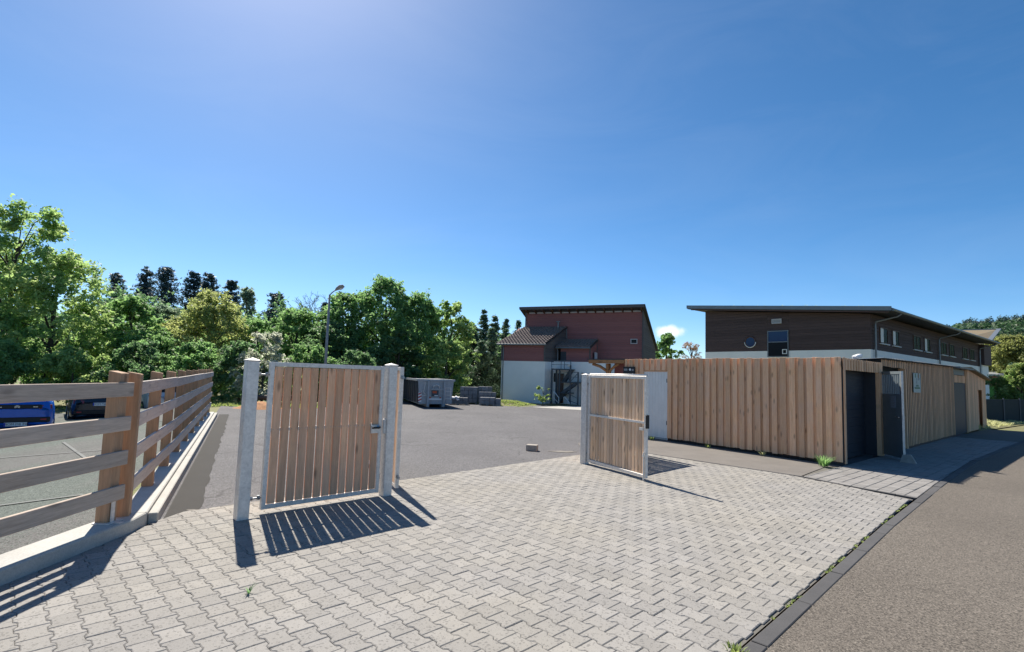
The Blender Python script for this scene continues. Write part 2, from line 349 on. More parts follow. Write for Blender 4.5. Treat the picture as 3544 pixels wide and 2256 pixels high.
# ------------------------------------------------------------------ terrain, yard, road
nx = 90; xs = np.linspace(-1, 1, nx); gx = np.sign(xs) * (np.abs(xs) ** 2.2) * 900; gy = np.sign(xs) * (np.abs(xs) ** 2.2) * 900 + 10
V = []; 
for y in gy:
    for x in gx:
        V.append((x, y, -.06 + lot_z(x, y) * 1.02))
Fq = [(j * nx + i, j * nx + i + 1, (j + 1) * nx + i + 1, (j + 1) * nx + i) for j in range(nx - 1) for i in range(nx - 1)]
g = npmesh('ground', np.array(V), np.array(Fq), 'soil'); struct(g)
def sheet(name, poly, z, mat, hole=None):
    mb = MB(); mb.add([(x, y, z) for x, y in poly], [tuple(range(len(poly)))]); o = mb.build(name, mat); return struct(o)
KL = [(-2.66, -.6), (1.72, 3.79), (4.95, 7.02), (8.10, 10.05), (11.83, 13.53), (18.2, 18.84), (26, 25.3), (42, 37.5)]   # inner (paving side) road edge
yard = [(-4.05, .3), (-4.05, 6.0), (-11.3, 20.3), (-13.4, 24.5), (-10.5, 25.5), (-9.0, 33.2), (-2.6, 35.2), (2.4, 33.4), (2.9, 31.0), (4.6, 29.9), (12, 27), (14, 21), (19, 22), (18.4, 18.95), (11.85, 13.5), (5.02, 7.0), (-2.55, -.6)]
sheet('asphalt_yard', yard, -.030, 'yard')
sheet('road', KL + [(60, 40), (60, -25), (-25, -25)], -.006, 'road')
# parking lot follows the fall away from the fence
mb = MB(); n1, n2 = 26, 22; off = len(mb.v)
for i in range(n1):
    for j in range(n2):
        if i < 8: px, py = -4.34, 0.2 + (5.75 - .2) * i / 8; nn = np.array([-1, 0]) if i < 7 else np.array([-.97, -.2])
        else: p = F0 + np.array([-.30, -.09]) + FD * (22.0 * (i - 8) / (n1 - 9)); px, py = p; nn = FN
        d = 26 * (j / (n2 - 1)) ** 1.6; q = np.array([px, py]) + nn * d
        mb.v.append((q[0], q[1], -.03 - .065 * min(d, 7.0)))
for i in range(n1 - 1):
    for j in range(n2 - 1): a = i * n2 + j; mb.f.append((a, a + 1, a + n2 + 1, a + n2))
struct(mb.build('parking_lot', 'lot'))
# parking bay lines
def lotline(p, q, w=.06):
    p, q = np.array(p, float), np.array(q, float); d = (q - p) / np.linalg.norm(q - p); n = np.array([-d[1], d[0]]) * w / 2; m = MB(); k = 14
    for i in range(k + 1):
        c = p + (q - p) * i / k
        for sg in (1, -1): x, y = c + n * sg; m.v.append((x, y, -.026 + lot_z(x, y) * 1.0 + .016))
    for i in range(k): m.f.append((2 * i, 2 * i + 1, 2 * i + 3, 2 * i + 2))
    return struct(m.build('bay_marking', 'paint_line'))
lotline((-9.2, 5.2), (-5.9, 7.45)); lotline((-10.9, 13.0), (-7.4, 9.6)); lotline((-13.5, 18.8), (-9.9, 16.6)); lotline((-13.3, 9.5), (-8.2, 11.8))
# patched trench strip beside the fence kerb
p0 = np.array([-3.98, 6.22]); w = .40
st = [tuple(p0), tuple(p0 + FD * 15.5)] + [tuple(p0 + FD * (15.5 - .31 * k) - FN * (w - .06 + random.uniform(-.035, .035))) for k in range(51)]
mb = MB(); mb.add([(x, y, -.024) for x, y in st], [tuple(range(len(st)))]); struct(mb.build('asphalt_patch', 'strip'))
# walkway along the shed, apron in front of the shed
WL = [(3.38, 12.91), (5.75, 10.34), (6.03, 9.7), (6.66, 8.68)]
sheet('old_pavement', [(3.3, 13.0), (5.70, 10.42), (7.0, 11.75), (7.59, 12.02), (3.75, 17.3), (1.9, 14.6), (1.9, 12.6)], -.018, 'oldwalk')
# apron of rough slabs: base plus slabs
apron = [(5.74, 10.42), (6.06, 9.76), (6.68, 8.72), (8.08, 10.06), (11.81, 13.54), (18.18, 18.85), (24.0, 23.8), (22.2, 24.6), (7.59, 12.0), (7.0, 11.72)]
sheet('shed_apron', apron, -.020, 'sand')
def clip(poly, p, n):
    out = []
    for i in range(len(poly)):
        a, b = poly[i], poly[(i + 1) % len(poly)]
        da = (a[0] - p[0]) * n[0] + (a[1] - p[1]) * n[1]; db = (b[0] - p[0]) * n[0] + (b[1] - p[1]) * n[1]
        if da >= 0: out.append(a)
        if (da >= 0) != (db >= 0): k = da / (da - db); out.append((a[0] + (b[0] - a[0]) * k, a[1] + (b[1] - a[1]) * k))
    return out
def clip_convex(poly, conv):
    n = len(conv); ar = sum(conv[i][0] * conv[(i + 1) % n][1] - conv[(i + 1) % n][0] * conv[i][1] for i in range(n))
    if ar < 0: conv = conv[::-1]
    for i in range(n):
        a, b = conv[i], conv[(i + 1) % n]; poly = clip(poly, a, (-(b[1] - a[1]), b[0] - a[0]))
        if len(poly) < 3: return []
    return poly
def area(p): return abs(sum(p[i][0] * p[(i + 1) % len(p)][1] - p[(i + 1) % len(p)][0] * p[i][1] for i in range(len(p)))) / 2
def stone(poly, z, ch=.006, dep=.03, tilt=(0, 0)):
    """small stone with chamfered rim as MB: poly in plan"""
    cx = sum(p[0] for p in poly) / len(poly); cy = sum(p[1] for p in poly) / len(poly); n = len(poly)
    a = sum(poly[i][0] * poly[(i + 1) % n][1] - poly[(i + 1) % n][0] * poly[i][1] for i in range(n))
    if a < 0: poly = poly[::-1]
    inn = []
    for i in range(n):
        p, q, r = poly[i - 1], poly[i], poly[(i + 1) % n]
        e1 = Vector((q[0] - p[0], q[1] - p[1])); e2 = Vector((r[0] - q[0], r[1] - q[1]))
        if e1.length < 1e-6 or e2.length < 1e-6: inn.append(q); continue
        e1.normalize(); e2.normalize(); nn = Vector((-e1.y - e2.y, e1.x + e2.x))
        if nn.length < 1e-3: inn.append(q); continue
        nn.normalize(); k = ch / max(.5, nn.dot(Vector((-e1.y, e1.x)))); inn.append((q[0] + nn.x * k, q[1] + nn.y * k))
    tz = lambda p: (p[0] - cx) * tilt[0] + (p[1] - cy) * tilt[1]
    m = MB(); m.add([(p[0], p[1], z - dep) for p in poly] + [(p[0], p[1], z - ch * .8 + tz(p)) for p in poly] + [(p[0], p[1], z + tz(p)) for p in inn],
                    [(i, (i + 1) % n, n + (i + 1) % n, n + i) for i in range(n)] + [(n + i, n + (i + 1) % n, 2 * n + (i + 1) % n, 2 * n + i) for i in range(n)] + [tuple(range(2 * n, 3 * n))])
    return m
# ---- interlocking double-T paving
PHI = radians(44.8); A = np.array([cos(PHI), sin(PHI)]); B = np.array([-sin(PHI), cos(PHI)]); PO = np.array([-.552, 3.856])
pav = [(-4.0, .9), (-1.19, .9), (1.69, 3.785), (4.92, 7.025), (6.56, 8.66), (6.0, 9.7), (5.72, 10.33), (3.36, 12.9), (1.74, 12.44), (-1.81, 8.79), (-3.95, 6.56), (-4.0, 6.1)]
pavbase = struct(MB().add([(x, y, -.012) for x, y in pav], [tuple(range(len(pav)))]).build('paved_forecourt', 'sand'))
w1, w2, hb = .0925, .0705, .0985
prof = [(-hb, w1), (-.062, w1), (-.040, w2), (.040, w2), (.062, w1), (hb, w1)]
outl = [(w, b) for b, w in prof] + [(-w, b) for b, w in prof[::-1]]
items = []
rg = random.Random(3)
for i in range(-40, 75):
    for j in range(-60, 80):
        c = PO + A * (.165 * i) + B * (.2 * j + (.1 if i % 2 else 0))
        if not (-4.3 < c[0] < 7 and .7 < c[1] < 13.2): continue
        jit = (rg.gauss(0, .0012), rg.gauss(0, .0012)); ra = rg.gauss(0, .004)
        pol = []
        for a_, b_ in outl:
            a2, b2 = a_ * cos(ra) - b_ * sin(ra), a_ * sin(ra) + b_ * cos(ra)
            q = c + A * (a2 + jit[0]) + B * (b2 + jit[1]); pol.append((q[0], q[1]))
        cl = clip_convex(pol, pav)
        if len(cl) < 3 or area(cl) < .004: continue
        full = len(cl) == len(pol) and area(cl) > .0318
        items.append((c, cl, full, rg.gauss(0, .0012), (rg.gauss(0, .006), rg.gauss(0, .006)), ra))
def inview(c):
    return c[1] > 3.3 and abs(c[0] / (c[1] + .01)) < .99
order = sorted(range(len(items)), key=lambda k: (0 if inview(items[k][0]) else 1, np.hypot(*items[k][0])))
near = set(order[:300])
# shared meshes for whole stones in the local frame
base_st = stone([(a, b) for a, b in outl], 0, .006, .03); pm = base_st.mesh('paving_stone'); pm.materials.append(M['paver'])
rest = MB()
for k, (c, cl, full, dz, tl, ra) in enumerate(items):
    if k in near:
        if full:
            o = link(bpy.data.objects.new('paving_stone', pm)); o.parent = pavbase; o.location = (c[0], c[1], dz)
            o.rotation_euler = (tl[1], tl[0], PHI + ra)
        else:
            o = stone(cl, dz, .006, .03, tl).build('paving_stone', 'paver', pavbase)
    else:
        s_ = stone(cl, dz, .006, .03, tl); rest.add(s_.v, s_.f)
stuff(rest.build('far_paving_stones', 'paver', pavbase))
# rough slabs on the apron
apb = bpy.data.objects['shed_apron']; au = np.array([cos(radians(41.1)), sin(radians(41.1))]); av = np.array([-au[1], au[0]])
apo = np.array([6.8, 8.78]); cnt = 0; rs = MB()
for i in range(-8, 120):
    for j in range(-3, 18):
        s0 = apo + au * (.205 * i + (.10 if j % 2 else 0)) + av * (.205 * j)
        if np.hypot(*s0) > 26: continue
        cl = [tuple(s0 + au * a + av * b) for a, b in ((.004, .004), (.201, .004), (.201, .201), (.004, .201))]
        m0 = s0 + (au + av) * .1
        for (p, q) in zip(KL[2:6], KL[3:7]):
            d = np.array(q) - np.array(p); f = (m0 - np.array(p)) @ d / (d @ d)
            if -.02 <= f <= 1.02: cl = clip(cl, (p[0] - .01, p[1] + .012), (-d[1], d[0])) if len(cl) > 2 else cl
        for p, q in (((7.0, 11.72), (5.74, 10.42)), ((5.76, 10.42), (6.08, 9.76)), ((6.08, 9.76), (6.70, 8.72)), ((24.0, 26.3), (7.59, 11.98))):
            if p[0] < 7.2 and m0[0] > 7.3: continue
            if len(cl) > 2: cl = clip(cl, p, (-(q[1] - p[1]), q[0] - p[0]))
        if len(cl) < 3 or area(cl) < .006: continue
        dz = rg.gauss(0, .002) - .004; m_ = stone(cl, dz, .008, .02, (rg.gauss(0, .012), rg.gauss(0, .012)))
        if np.hypot(*s0) < 14.2 and cnt < 280: m_.build('slab', 'slab', apb); cnt += 1
        else: rs.add(m_.v, m_.f)
stuff(rs.build('far_slabs', 'slab', apb))
# flush kerb stones along the road, each one its own stone
kb = struct(MB().add([(-2.6, -.66, -.03), (8.2, 10.02, -.03), (8.06, 10.12, -.03), (-2.76, -.56, -.03)], [(0, 1, 2, 3)]).build('road_kerb', 'sand'))
def path_pts(P, step):
    out = []; P = [np.array(p) for p in P]; acc = 0
    for a, b in zip(P[:-1], P[1:]):
        L = np.linalg.norm(b - a); d = (b - a) / L; s_ = -acc
        while s_ + step <= L + 1e-6: 
            out.append((a + d * max(s_, 0), a + d * (s_ + step))); s_ += step
        acc = L - s_
        if acc > 0: out.append((a + d * s_, b)) if acc > .2 else None; acc = 0
    return out
for a, b in path_pts([(p[0], p[1]) for p in KL[:7]], 1.0):
    d = (b - a) / np.linalg.norm(b - a); nrm = np.array([d[1], -d[0]])
    a2, b2 = a + d * .008, b - d * .008
    poly = [tuple(a2 + nrm * .005), tuple(b2 + nrm * .005), tuple(b2 + nrm * .118), tuple(a2 + nrm * .118)]
    stone(poly, .003 + rg.gauss(0, .0015), .006, .06).build('kerb_stone', 'kerb', kb)
# thin edging along the paving / walkway joint
eb = struct(MB().add([(3.30, 12.9, -.03), (6.75, 8.66, -.03), (6.8, 8.7, -.03), (3.34, 12.94, -.03)], [(0, 1, 2, 3)]).build('pavement_edging', 'sand'))
for a, b in path_pts(WL, .9):
    d = (b - a) / np.linalg.norm(b - a); nrm = np.array([-d[1], d[0]]); poly = [tuple(a + d * .006), tuple(b - d * .006), tuple(b - d * .006 + nrm * .06), tuple(a + d * .006 + nrm * .06)]
    stone(poly, .004, .005, .06).build('edging_stone', 'kerb', eb)

# ------------------------------------------------------------------ fence kerb (concrete footing)
ft = MB()
ft.prism([(-3.97, .3), (-3.97, 5.72), (-4.03, 6.02), (-4.30, 5.92), (-4.30, .3)], -.5, .13)
struct(ft.build('fence_footing', 'concrete', bevel=.012))
e0 = np.array([-4.035, 6.025]); e1 = e0 + FD * 14.9
ft2 = MB(); q = [tuple(e0), tuple(e1), tuple(e1 + FN * .30), tuple(e0 + FN * .28)]
ft2.prism(q, -.6, .128); struct(ft2.build('fence_footing', 'concrete', bevel=.012))
kbk = MB(); nrmY = -FN; q = [tuple(e0 + nrmY * .004 + FD * .05), tuple(e1 + nrmY * .004), tuple(e1 + nrmY * .10), tuple(e0 + nrmY * .10 + FD * .05)]
kbk.prism(q, -.1, .10); struct(kbk.build('footing_edge', 'concrete', bevel=.01))
# ------------------------------------------------------------------ timber fence
fence = thing('timber_fence', 'four rail timber fence on concrete footing beside the parking lot', 'fence', (0, 0, 0))
RAILZ = [(1.43, 1.58), (1.07, 1.22), (.71, .86), (.35, .50)]
def fpost(x, y, rz, zt=1.68, w=.13, d=.13):
    m = MB(); m.hexa([(-w / 2, -d / 2, .125), (w / 2, -d / 2, .125), (w / 2, d / 2, .125), (-w / 2, d / 2, .125)],
                     [(-w / 2, -d / 2, zt - .012), (w / 2, -d / 2, zt - .012), (w / 2, d / 2, zt + .012), (-w / 2, d / 2, zt + .012)])
    o = m.build('post', 'post', fence, bevel=.006, loc=(x, y, 0), rz=rz); return o
FA = math.atan2(FD[1], FD[0])
pst = []
c0 = np.array([-4.185, 5.86])
for k in range(10):
    c = c0 + FD * (1.63 * k); fpost(c[0], c[1], FA, 1.68 - .004 * (k % 3)); pst.append(c)
pL = [(-4.175, 5.60), (-4.175, 3.45), (-4.175, 1.3)]
for k, (x, y) in enumerate(pL): fpost(x, y, radians(91), 1.69)
br = MB(); br.box(-4.10, -4.085, 5.56, 5.60, .13, .36); br.box(-4.10, -3.99, 5.55, 5.61, .131, .137); br.build('post_bracket', 'galv', fence)
br = MB(); br.box(-4.24, -4.06, 5.50, 5.70, .131, .139); br.build('base_plate', 'galv', fence)
for z0, z1 in RAILZ:
    # short section: rails on the paving side of the posts
    for y0, y1 in ((3.47, 5.70), (.4, 3.43)):
        L = y1 - y0; m = MB(); m.box(0, L, -.019, .019, z0, z1); o = m.build('rail', 'rail', fence, bevel=.004, loc=(-4.088, y1, 0), rz=radians(-90 + random.uniform(-.15, .15)))
    for k in range(0, 9, 2):
        a = pst[k] if k else pst[0] + FD * .066; b = pst[min(k + 2, 9)]
        L = np.linalg.norm(b - a) - .006; m = MB(); m.box(0, L, -.019, .019, z0 + .004 * (k % 3), z1 + .004 * (k % 3))
        s_ = a - FN * .086
        if k == 0: s_ = pst[0] + FD * .068 - FN * .03; 
        e_ = b - FN * .086; L = np.linalg.norm(e_ - s_) - .004
        m = MB(); dz = random.uniform(-.006, .006); m.box(0, L, -.019, .019, z0 + dz, z1 + dz)
        m.build('rail', 'rail_grey', fence, bevel=.004, loc=(s_[0], s_[1], 0), rz=math.atan2(e_[1] - s_[1], e_[0] - s_[0]))

# ------------------------------------------------------------------ gate posts and leaves
def steel_post(x, y, rz, h, w, label):
    t_ = thing('gate_post', label, 'gate post', (x, y, 0), rz, 'galvanised gate posts')
    MB().box(-w / 2, w / 2, -w / 2, w / 2, -.02, h).build('shaft', 'galv', t_, bevel=.006)
    c = w / 2 + .006; m = MB(); m.add([(-c, -c, h), (c, -c, h), (c, c, h), (-c, c, h), (-c, -c, h + .012), (c, -c, h + .012), (c, c, h + .012), (-c, c, h + .012), (0, 0, h + .04)],
              [(0, 3, 2, 1), (0, 1, 5, 4), (1, 2, 6, 5), (2, 3, 7, 6), (3, 0, 4, 7), (4, 5, 8), (5, 6, 8), (6, 7, 8), (7, 4, 8)])
    m.build('cap', 'galv', t_)
    return t_
GA = radians(45)
steel_post(-3.125, 6.325, GA, 1.86, .135, 'galvanised square gate post nearest the timber fence corner')
steel_post(-1.765, 7.745, GA, 1.87, .135, 'galvanised gate post between the narrow gate and the folded back leaf')
steel_post(1.60, 11.12, GA, 1.84, .135, 'galvanised gate post carrying the inward swung leaf by the shed')
steel_post(3.16, 12.72, GA, 1.84, .10, 'galvanised gate post hidden behind the inward swung leaf beside the shed')
def gate_leaf(name, label, x, y, ang, L, n, wmat, H=1.87, z0=.055, slat_y=-.012, gap=.012, rail_y=0.0, fr=.055, midz=1.02, screws=True, brace=False):
    t_ = thing(name, label, 'gate', (x, y, 0), ang)
    MB().box(0, fr, -fr / 2, fr / 2, z0, H).build('stile', 'galv', t_, bevel=.004)
    MB().box(L - fr, L, -fr / 2, fr / 2, z0 - .004, H).build('stile', 'galv', t_, bevel=.004)
    MB().box(fr, L - fr, -fr / 2 + .001, fr / 2 - .001, H - fr, H - .001).build('top_rail', 'galv', t_, bevel=.004)
    MB().box(fr, L - fr, -fr / 2 + .001, fr / 2 - .001, z0, z0 + fr).build('bottom_rail', 'galv', t_, bevel=.004)
    MB().box(fr, L - fr, rail_y - .012, rail_y + .012, midz - .02, midz + .02).build('middle_rail', 'galv', t_)
    pw = (L - 2 * fr) / n; rs_ = random.Random(int(x * 100) + n)
    for k in range(n):
        w_ = pw - gap * rs_.uniform(.35, 1.6); za, zb = z0 + fr + .004, H - fr - .004; dx = rs_.gauss(0, .0015); tz = rs_.gauss(0, .0025)
        m = MB(); m.hexa([(-w_ / 2, -.011, za), (w_ / 2, -.011, za), (w_ / 2, .011, za), (-w_ / 2, .011, za)],
                         [(-w_ / 2 + tz, -.011, zb), (w_ / 2 + tz, -.011, zb), (w_ / 2 + tz, .011, zb), (-w_ / 2 + tz, .011, zb)])
        m.build('slat', wmat, t_, bevel=.003, loc=(fr + pw * (k + .5) + dx, slat_y, 0))
    if screws:
        sm = MB()
        for k in range(n):
            for dx in (-.03, .03):
                for z in (z0 + fr + .03, midz, H - fr - .03):
                    xx = fr + pw * (k + .5) + dx; yy = slat_y - .0125; sm.tube([(xx, yy + .004, z), (xx, yy - .001, z)], .005, 6)
        stuff(sm.build('screws', 'bolt', t_))
    return t_
def hinge(t_, x, z, sgn=-1, L=.15):
    m = MB(); m.tube([(x, 0, z), (x + sgn * L, 0, z)], .011, 8); m.tube([(x + sgn * .015, 0, z), (x + sgn * .04, 0, z)], .026, 6); m.tube([(x + sgn * (L - .05), 0, z), (x + sgn * (L - .02), 0, z)], .026, 6)
    m.tube([(x + sgn * .03, 0, z - .02), (x + sgn * .03, 0, z + .03)], .018, 8)
    return m.build('hinge', 'bolt', t_, smooth=False)
# narrow leaf, closed, seen from the street
g1 = gate_leaf('pedestrian_gate', 'closed narrow wooden slat gate leaf between the two left posts', -3.01, 6.545, GA, 1.625, 13, 'larch', H=1.86)
hinge(g1, 0, .20); hinge(g1, 0, 1.70)
lk = MB().box(1.44, 1.585, -.05, .02, .90, 1.02).build('lock_case', 'galv', g1, bevel=.004)
hm = MB(); hm.tube([(1.55, -.05, .985), (1.55, -.10, .985), (1.53, -.115, .985), (1.43, -.115, .985), (1.415, -.11, .985)], [.011, .011, .013, .015, .012], 10); hm.build('door_handle', 'black', g1, smooth=True)
hm = MB(); hm.tube([(1.55, -.05, .985), (1.55, -.062, .985)], .028, 14); hm.build('handle_rose', 'chrome', g1, smooth=True)
MB().box(1.628, 1.668, -.075, -.02, .88, 1.10).build('strike_box', 'galv', g1, bevel=.01)
# wide leaf folded back, seen nearly edge on
la = math.atan2(.91, -.42)
gA = gate_leaf('wide_gate_leaf', 'wide wooden gate leaf folded back and seen almost edge on behind middle post', -1.645, 7.96, la, 2.75, 22, 'larch_grey', H=1.86, slat_y=.012, screws=False)
hinge(gA, .03, .22, -1, .12); hinge(gA, .03, 1.70, -1, .12)
# second leaf swung inwards in front of the shed
lb = math.atan2(9.38 - 11.03, 2.45 - 1.665); lL = math.hypot(9.38 - 11.03, 2.45 - 1.665)
g2 = gate_leaf('wide_gate_leaf', 'open wooden gate leaf with grey weathered slats standing in front of the shed', 1.665, 11.03, lb, lL, 18, 'larch_grey', H=1.85, slat_y=.012, gap=.022, rail_y=-.012, screws=False)
MB().tube([(.03, 0, 1.862), (lL - .02, 0, 1.862)], .022, 12).build('top_tube', 'galv', g2, smooth=True)
MB().box(lL - .01, lL + .028, -.03, .03, .92, 1.16).build('lock_case', 'black', g2, bevel=.004)
MB().box(lL - .16, lL - .055, -.045, -.027, .88, .93).build('lock_plate', 'galv', g2)
MB().tube([(lL - .03, -.045, .02), (lL - .03, -.045, .50)], .013, 8).build('drop_bolt', 'galv', g2)
MB().box(lL - .06, lL + .01, -.055, -.028, .42, .46).build('bolt_bracket', 'galv', g2)
hinge(g2, .03, .22, -1, .08); hinge(g2, .03, 1.66, -1, .08)
gC = gate_leaf('pedestrian_gate', 'closed slat gate leaf hidden behind the open leaf, throwing a striped shadow', 1.72, 11.235, GA, 1.93, 16, 'larch', H=1.84, gap=.016)

# ------------------------------------------------------------------ front shed
S0 = np.array([7.59, 11.99]); SA = radians(41.1); LA = radians(126.0)
def SU(u, v=0.0):   # along the road front, v towards the back
    return S0 + np.array([cos(SA), sin(SA)]) * u + np.array([-sin(SA), cos(SA)]) * v
def SL(u, v=0.0):   # along the left wall from the corner, v outwards (towards the yard)
    return S0 + np.array([cos(LA), sin(LA)]) * u + np.array([-sin(LA), cos(LA)]) * v
shed = thing('front_shed', 'low shed clad in upright larch boards with open roller door', 'shed', (0, 0, 0))
rs_ = random.Random(11)
u = 0.0; k = 0
while u < 6.45:
    wv = rs_.uniform(.135, .165); under = k % 2 == 1
    z0, z1 = .06 + rs_.uniform(-.01, .015), 2.44 + rs_.uniform(-.012, .008)
    w_ = wv * (.92 if not under else .50)
    a = u; b = min(u + w_, 6.47); mid = (a + b) / 2
    if 4.80 < mid < 5.72: z0 = 2.09
    y0, y1 = (.036, .060) if not under else (.001, .022)
    ww = (b - a) / 2 + (.0 if not under else .03); c = SL(mid, 0)
    m = MB(); m.box(-ww, ww, y0, y1, z0, z1); m.build('wall_board', 'shedwood', shed, bevel=.003, loc=(c[0], c[1], 0), rz=LA)
    u += w_ ; k += 1
# core walls (dark membrane behind boards), roof
def poly_wall(mb, pts, z0, z1): mb.prism([tuple(p) for p in pts], z0, z1); return mb
MB().prism([tuple(SL(.02, -.002)), tuple(SL(4.80, -.002)), tuple(SL(4.80, -.10)), tuple(SL(.02, -.10))], .0, 2.40).build('wall_core', 'black', shed)
MB().prism([tuple(SL(5.72, -.002)), tuple(SL(6.45, -.002)), tuple(SL(6.45, -.10)), tuple(SL(5.72, -.10))], .0, 2.40).build('wall_core', 'black', shed)
MB().prism([tuple(SL(4.80, -.002)), tuple(SL(5.72, -.002)), tuple(SL(5.72, -.10)), tuple(SL(4.80, -.10))], 2.07, 2.40).build('wall_core', 'black', shed)
MB().prism([tuple(SL(.0, -.003)), tuple(SL(6.45, -.003)), tuple(SU(3.6, 6.3)), tuple(SU(2.9, .06)), tuple(SU(.05, .06))], 2.395, 2.425).build('roof', 'roofdark', shed)
MB().prism([tuple(SL(6.40, -.1)), tuple(SU(3.6, 6.2)), tuple(SU(3.6, 6.3)), tuple(SL(6.45, -.05))], 0, 2.39).build('back_wall', 'shedwood', shed)
# white side door
c = SL(5.26, 0); dr = thing('side_door', 'white grooved metal door in the left wall of the shed', 'door', (c[0], c[1], 0), LA)
MB().box(-.445, .445, -.03, .012, .05, 2.045).build('door_panel', 'whitedoor', dr)
for k in range(8): MB().box(-.44 + k * .11, -.44 + k * .11 + .104, .012, .018, .06, 2.035).build('door_rib', 'whitedoor', dr)
MB().box(-.46, .46, -.03, .03, 2.048, 2.085).build('lintel', 'shedwood', dr)
MB().box(-.46, .46, -.03, .03, .0, .046).build('threshold', 'concrete', dr)
MB().box(-.462, -.447, -.03, .032, .0, 2.06).build('jamb', 'whitedoor', dr); MB().box(.447, .462, -.03, .032, .0, 2.06).build('jamb', 'whitedoor', dr)
for z in (.45, 1.72): MB().tube([(-.44, .026, z), (-.44, .026, z + .12)], .014, 8).build('hinge', 'black', dr)
# corner boards and roller door front
for (ua, ub, v0, v1) in ((-.01, .09, -.045, -.02),):
    c = SU((ua + ub) / 2, 0); MB().box(-(ub - ua) / 2, (ub - ua) / 2, v0, v1, .03, 2.44).build('corner_board', 'shedwood', shed, bevel=.003, loc=(c[0], c[1], 0), rz=SA)
for k in range(14):
    uu = .14 + k * (2.66 / 13.4); c = SU(uu + .055, -.03); MB().box(-.062, .062, -.012, .012, 2.155, 2.43).build('header_slat', 'shedslat', shed, bevel=.003, loc=(c[0], c[1], 0), rz=SA)
cb = SU(0, 0); fr = thing('roller_door', 'anthracite roller door recessed in the front of the shed', 'door', (cb[0], cb[1], 0), SA)
MB().box(.10, 2.78, -.015, .10, 2.17, 2.392).build('header_box', 'black', fr)
for k in range(20): MB().box(.09, 2.74, .30 + .004 * (k % 2), .33, .02 + k * .108, .02 + k * .108 + .105).build('door_lath', 'anthracite', fr)
MB().box(.0, .092, -.015, .34, .0, 2.17).build('jamb', 'anthracite', fr); MB().box(2.745, 2.79, .05, .34, .0, 2.17).build('jamb', 'anthracite', fr)
c = SU(2.91, -.02); MB().box(-.13, .13, -.03, .14, .0, 2.44).build('corner_post', 'shedslat', shed, bevel=.005, loc=(c[0], c[1], 0), rz=SA)
# floodlight on the roof edge
c = SU(1.47, .12); fl = thing('floodlight', 'small white floodlight tilted on the shed roof edge', 'lamp', (c[0], c[1], 2.43), SA)
m = MB(); m.bar((-.13, 0, .07), (.13, -.05, .13), .13, .09); m.build('housing', 'white', fl, bevel=.02)
MB().box(-.03, .03, .0, .04, -.01, .07).build('bracket', 'zinc', fl)
# ---------------------------------------------- slatted shed
sh2 = thing('slatted_shed', 'long shed faced with narrow upright wooden slats under corrugated roof', 'shed', (S0[0], S0[1], 0), SA)
def top2(u): return 2.53 + (u - 3.05) * .012
for k in range(51):
    uu = 3.12 + k * .192; z1 = top2(uu) + rs_.uniform(-.006, .006); z0 = .05 if uu > 5.62 else 2.34
    if uu > 12.9: break
    hw = .044 if uu > 5.62 else .05
    MB().box(-hw, hw, -.026, -.0175, z0 + rs_.uniform(0, .02), z1).build('wall_slat', 'shedslat', sh2, bevel=.003, loc=(uu, 0, 0))
MB().box(5.66, 12.92, -.0165, .10, .0, 2.52).build('backing_wall', 'frame', sh2)
MB().box(3.06, 5.655, -.018, .10, 2.36, 2.515).build('lintel', 'black', sh2)
MB().box(5.56, 5.655, -.019, .16, .0, 2.358).build('jamb', 'shedslat', sh2)
MB().box(3.06, 12.9, 2.4, 2.5, .0, 2.45).build('back_wall', 'black', sh2); MB().box(12.84, 12.94, .11, 2.39, .0, 2.5).build('side_wall', 'shedslat', sh2)
MB().box(5.8, 5.9, .12, 2.38, .0, 2.45).build('inner_wall', 'doorgrey', sh2)
# corrugated roof
V = []; Fs = []; nn_ = 130
for i in range(nn_):
    uu = 2.78 + (13.1 - 2.78) * i / (nn_ - 1); zz = .018 * sin(uu * 2 * pi / .155)
    for v_, lift in ((-.14, 0), (3.2, -.16)): V.append((uu, v_, top2(uu) + .035 + zz + lift))
    for v_, lift in ((-.14, 0), (3.2, -.16)): V.append((uu, v_, top2(uu) + .029 + zz + lift))
for i in range(nn_ - 1):
    a = i * 4; b = a + 4; Fs += [(a, b, b + 1, a + 1), (a + 2, a + 3, b + 3, b + 2), (a, a + 2, b + 2, b), (a + 1, b + 1, b + 3, a + 3)]
MB().add(V, Fs).build('corrugated_roof', 'zinc', sh2)
# open steel door hung on the post beside the roller door
hd = np.array([9.886, 13.945]); ed = np.array([9.806, 13.12]); da = math.atan2(*(ed - hd)[::-1]); dL = np.linalg.norm(ed - hd)
sd_ = thing('steel_door', 'dark grey steel door standing open with a barred vent at the top', 'door', (hd[0], hd[1], 0), da)
z1 = 2.20
MB().box(0, dL, -.022, .022, .04, 1.62).build('door_panel', 'doorgrey', sd_, bevel=.003)
MB().box(0, .045, -.022, .022, 1.62, z1).build('stile', 'doorgrey', sd_); MB().box(dL - .06, dL, -.022, .022, 1.62, z1).build('stile', 'doorgrey', sd_); MB().box(.045, dL - .06, -.022, .022, z1 - .07, z1).build('rail', 'doorgrey', sd_)
for k in range(10): MB().box(.09 + k * .072, .09 + k * .072 + .03, -.014, .014, 1.622, z1 - .072).build('vent_bar', 'doorgrey', sd_)
MB().box(dL, dL + .006, -.028, .028, .04, z1).build('edge_strip', 'galv', sd_)
m = MB(); m.tube([(dL - .06, -.02, 1.05), (dL - .06, -.075, 1.05), (dL - .16, -.08, 1.05)], .010, 8); m.tube([(dL - .06, .02, 1.05), (dL - .06, .075, 1.05), (dL - .16, .08, 1.05)], .010, 8); m.build('door_handle', 'chrome', sd_)
MB().box(dL + .004, dL + .012, -.012, .012, .95, 1.12).build('lock_plate', 'galv', sd_)
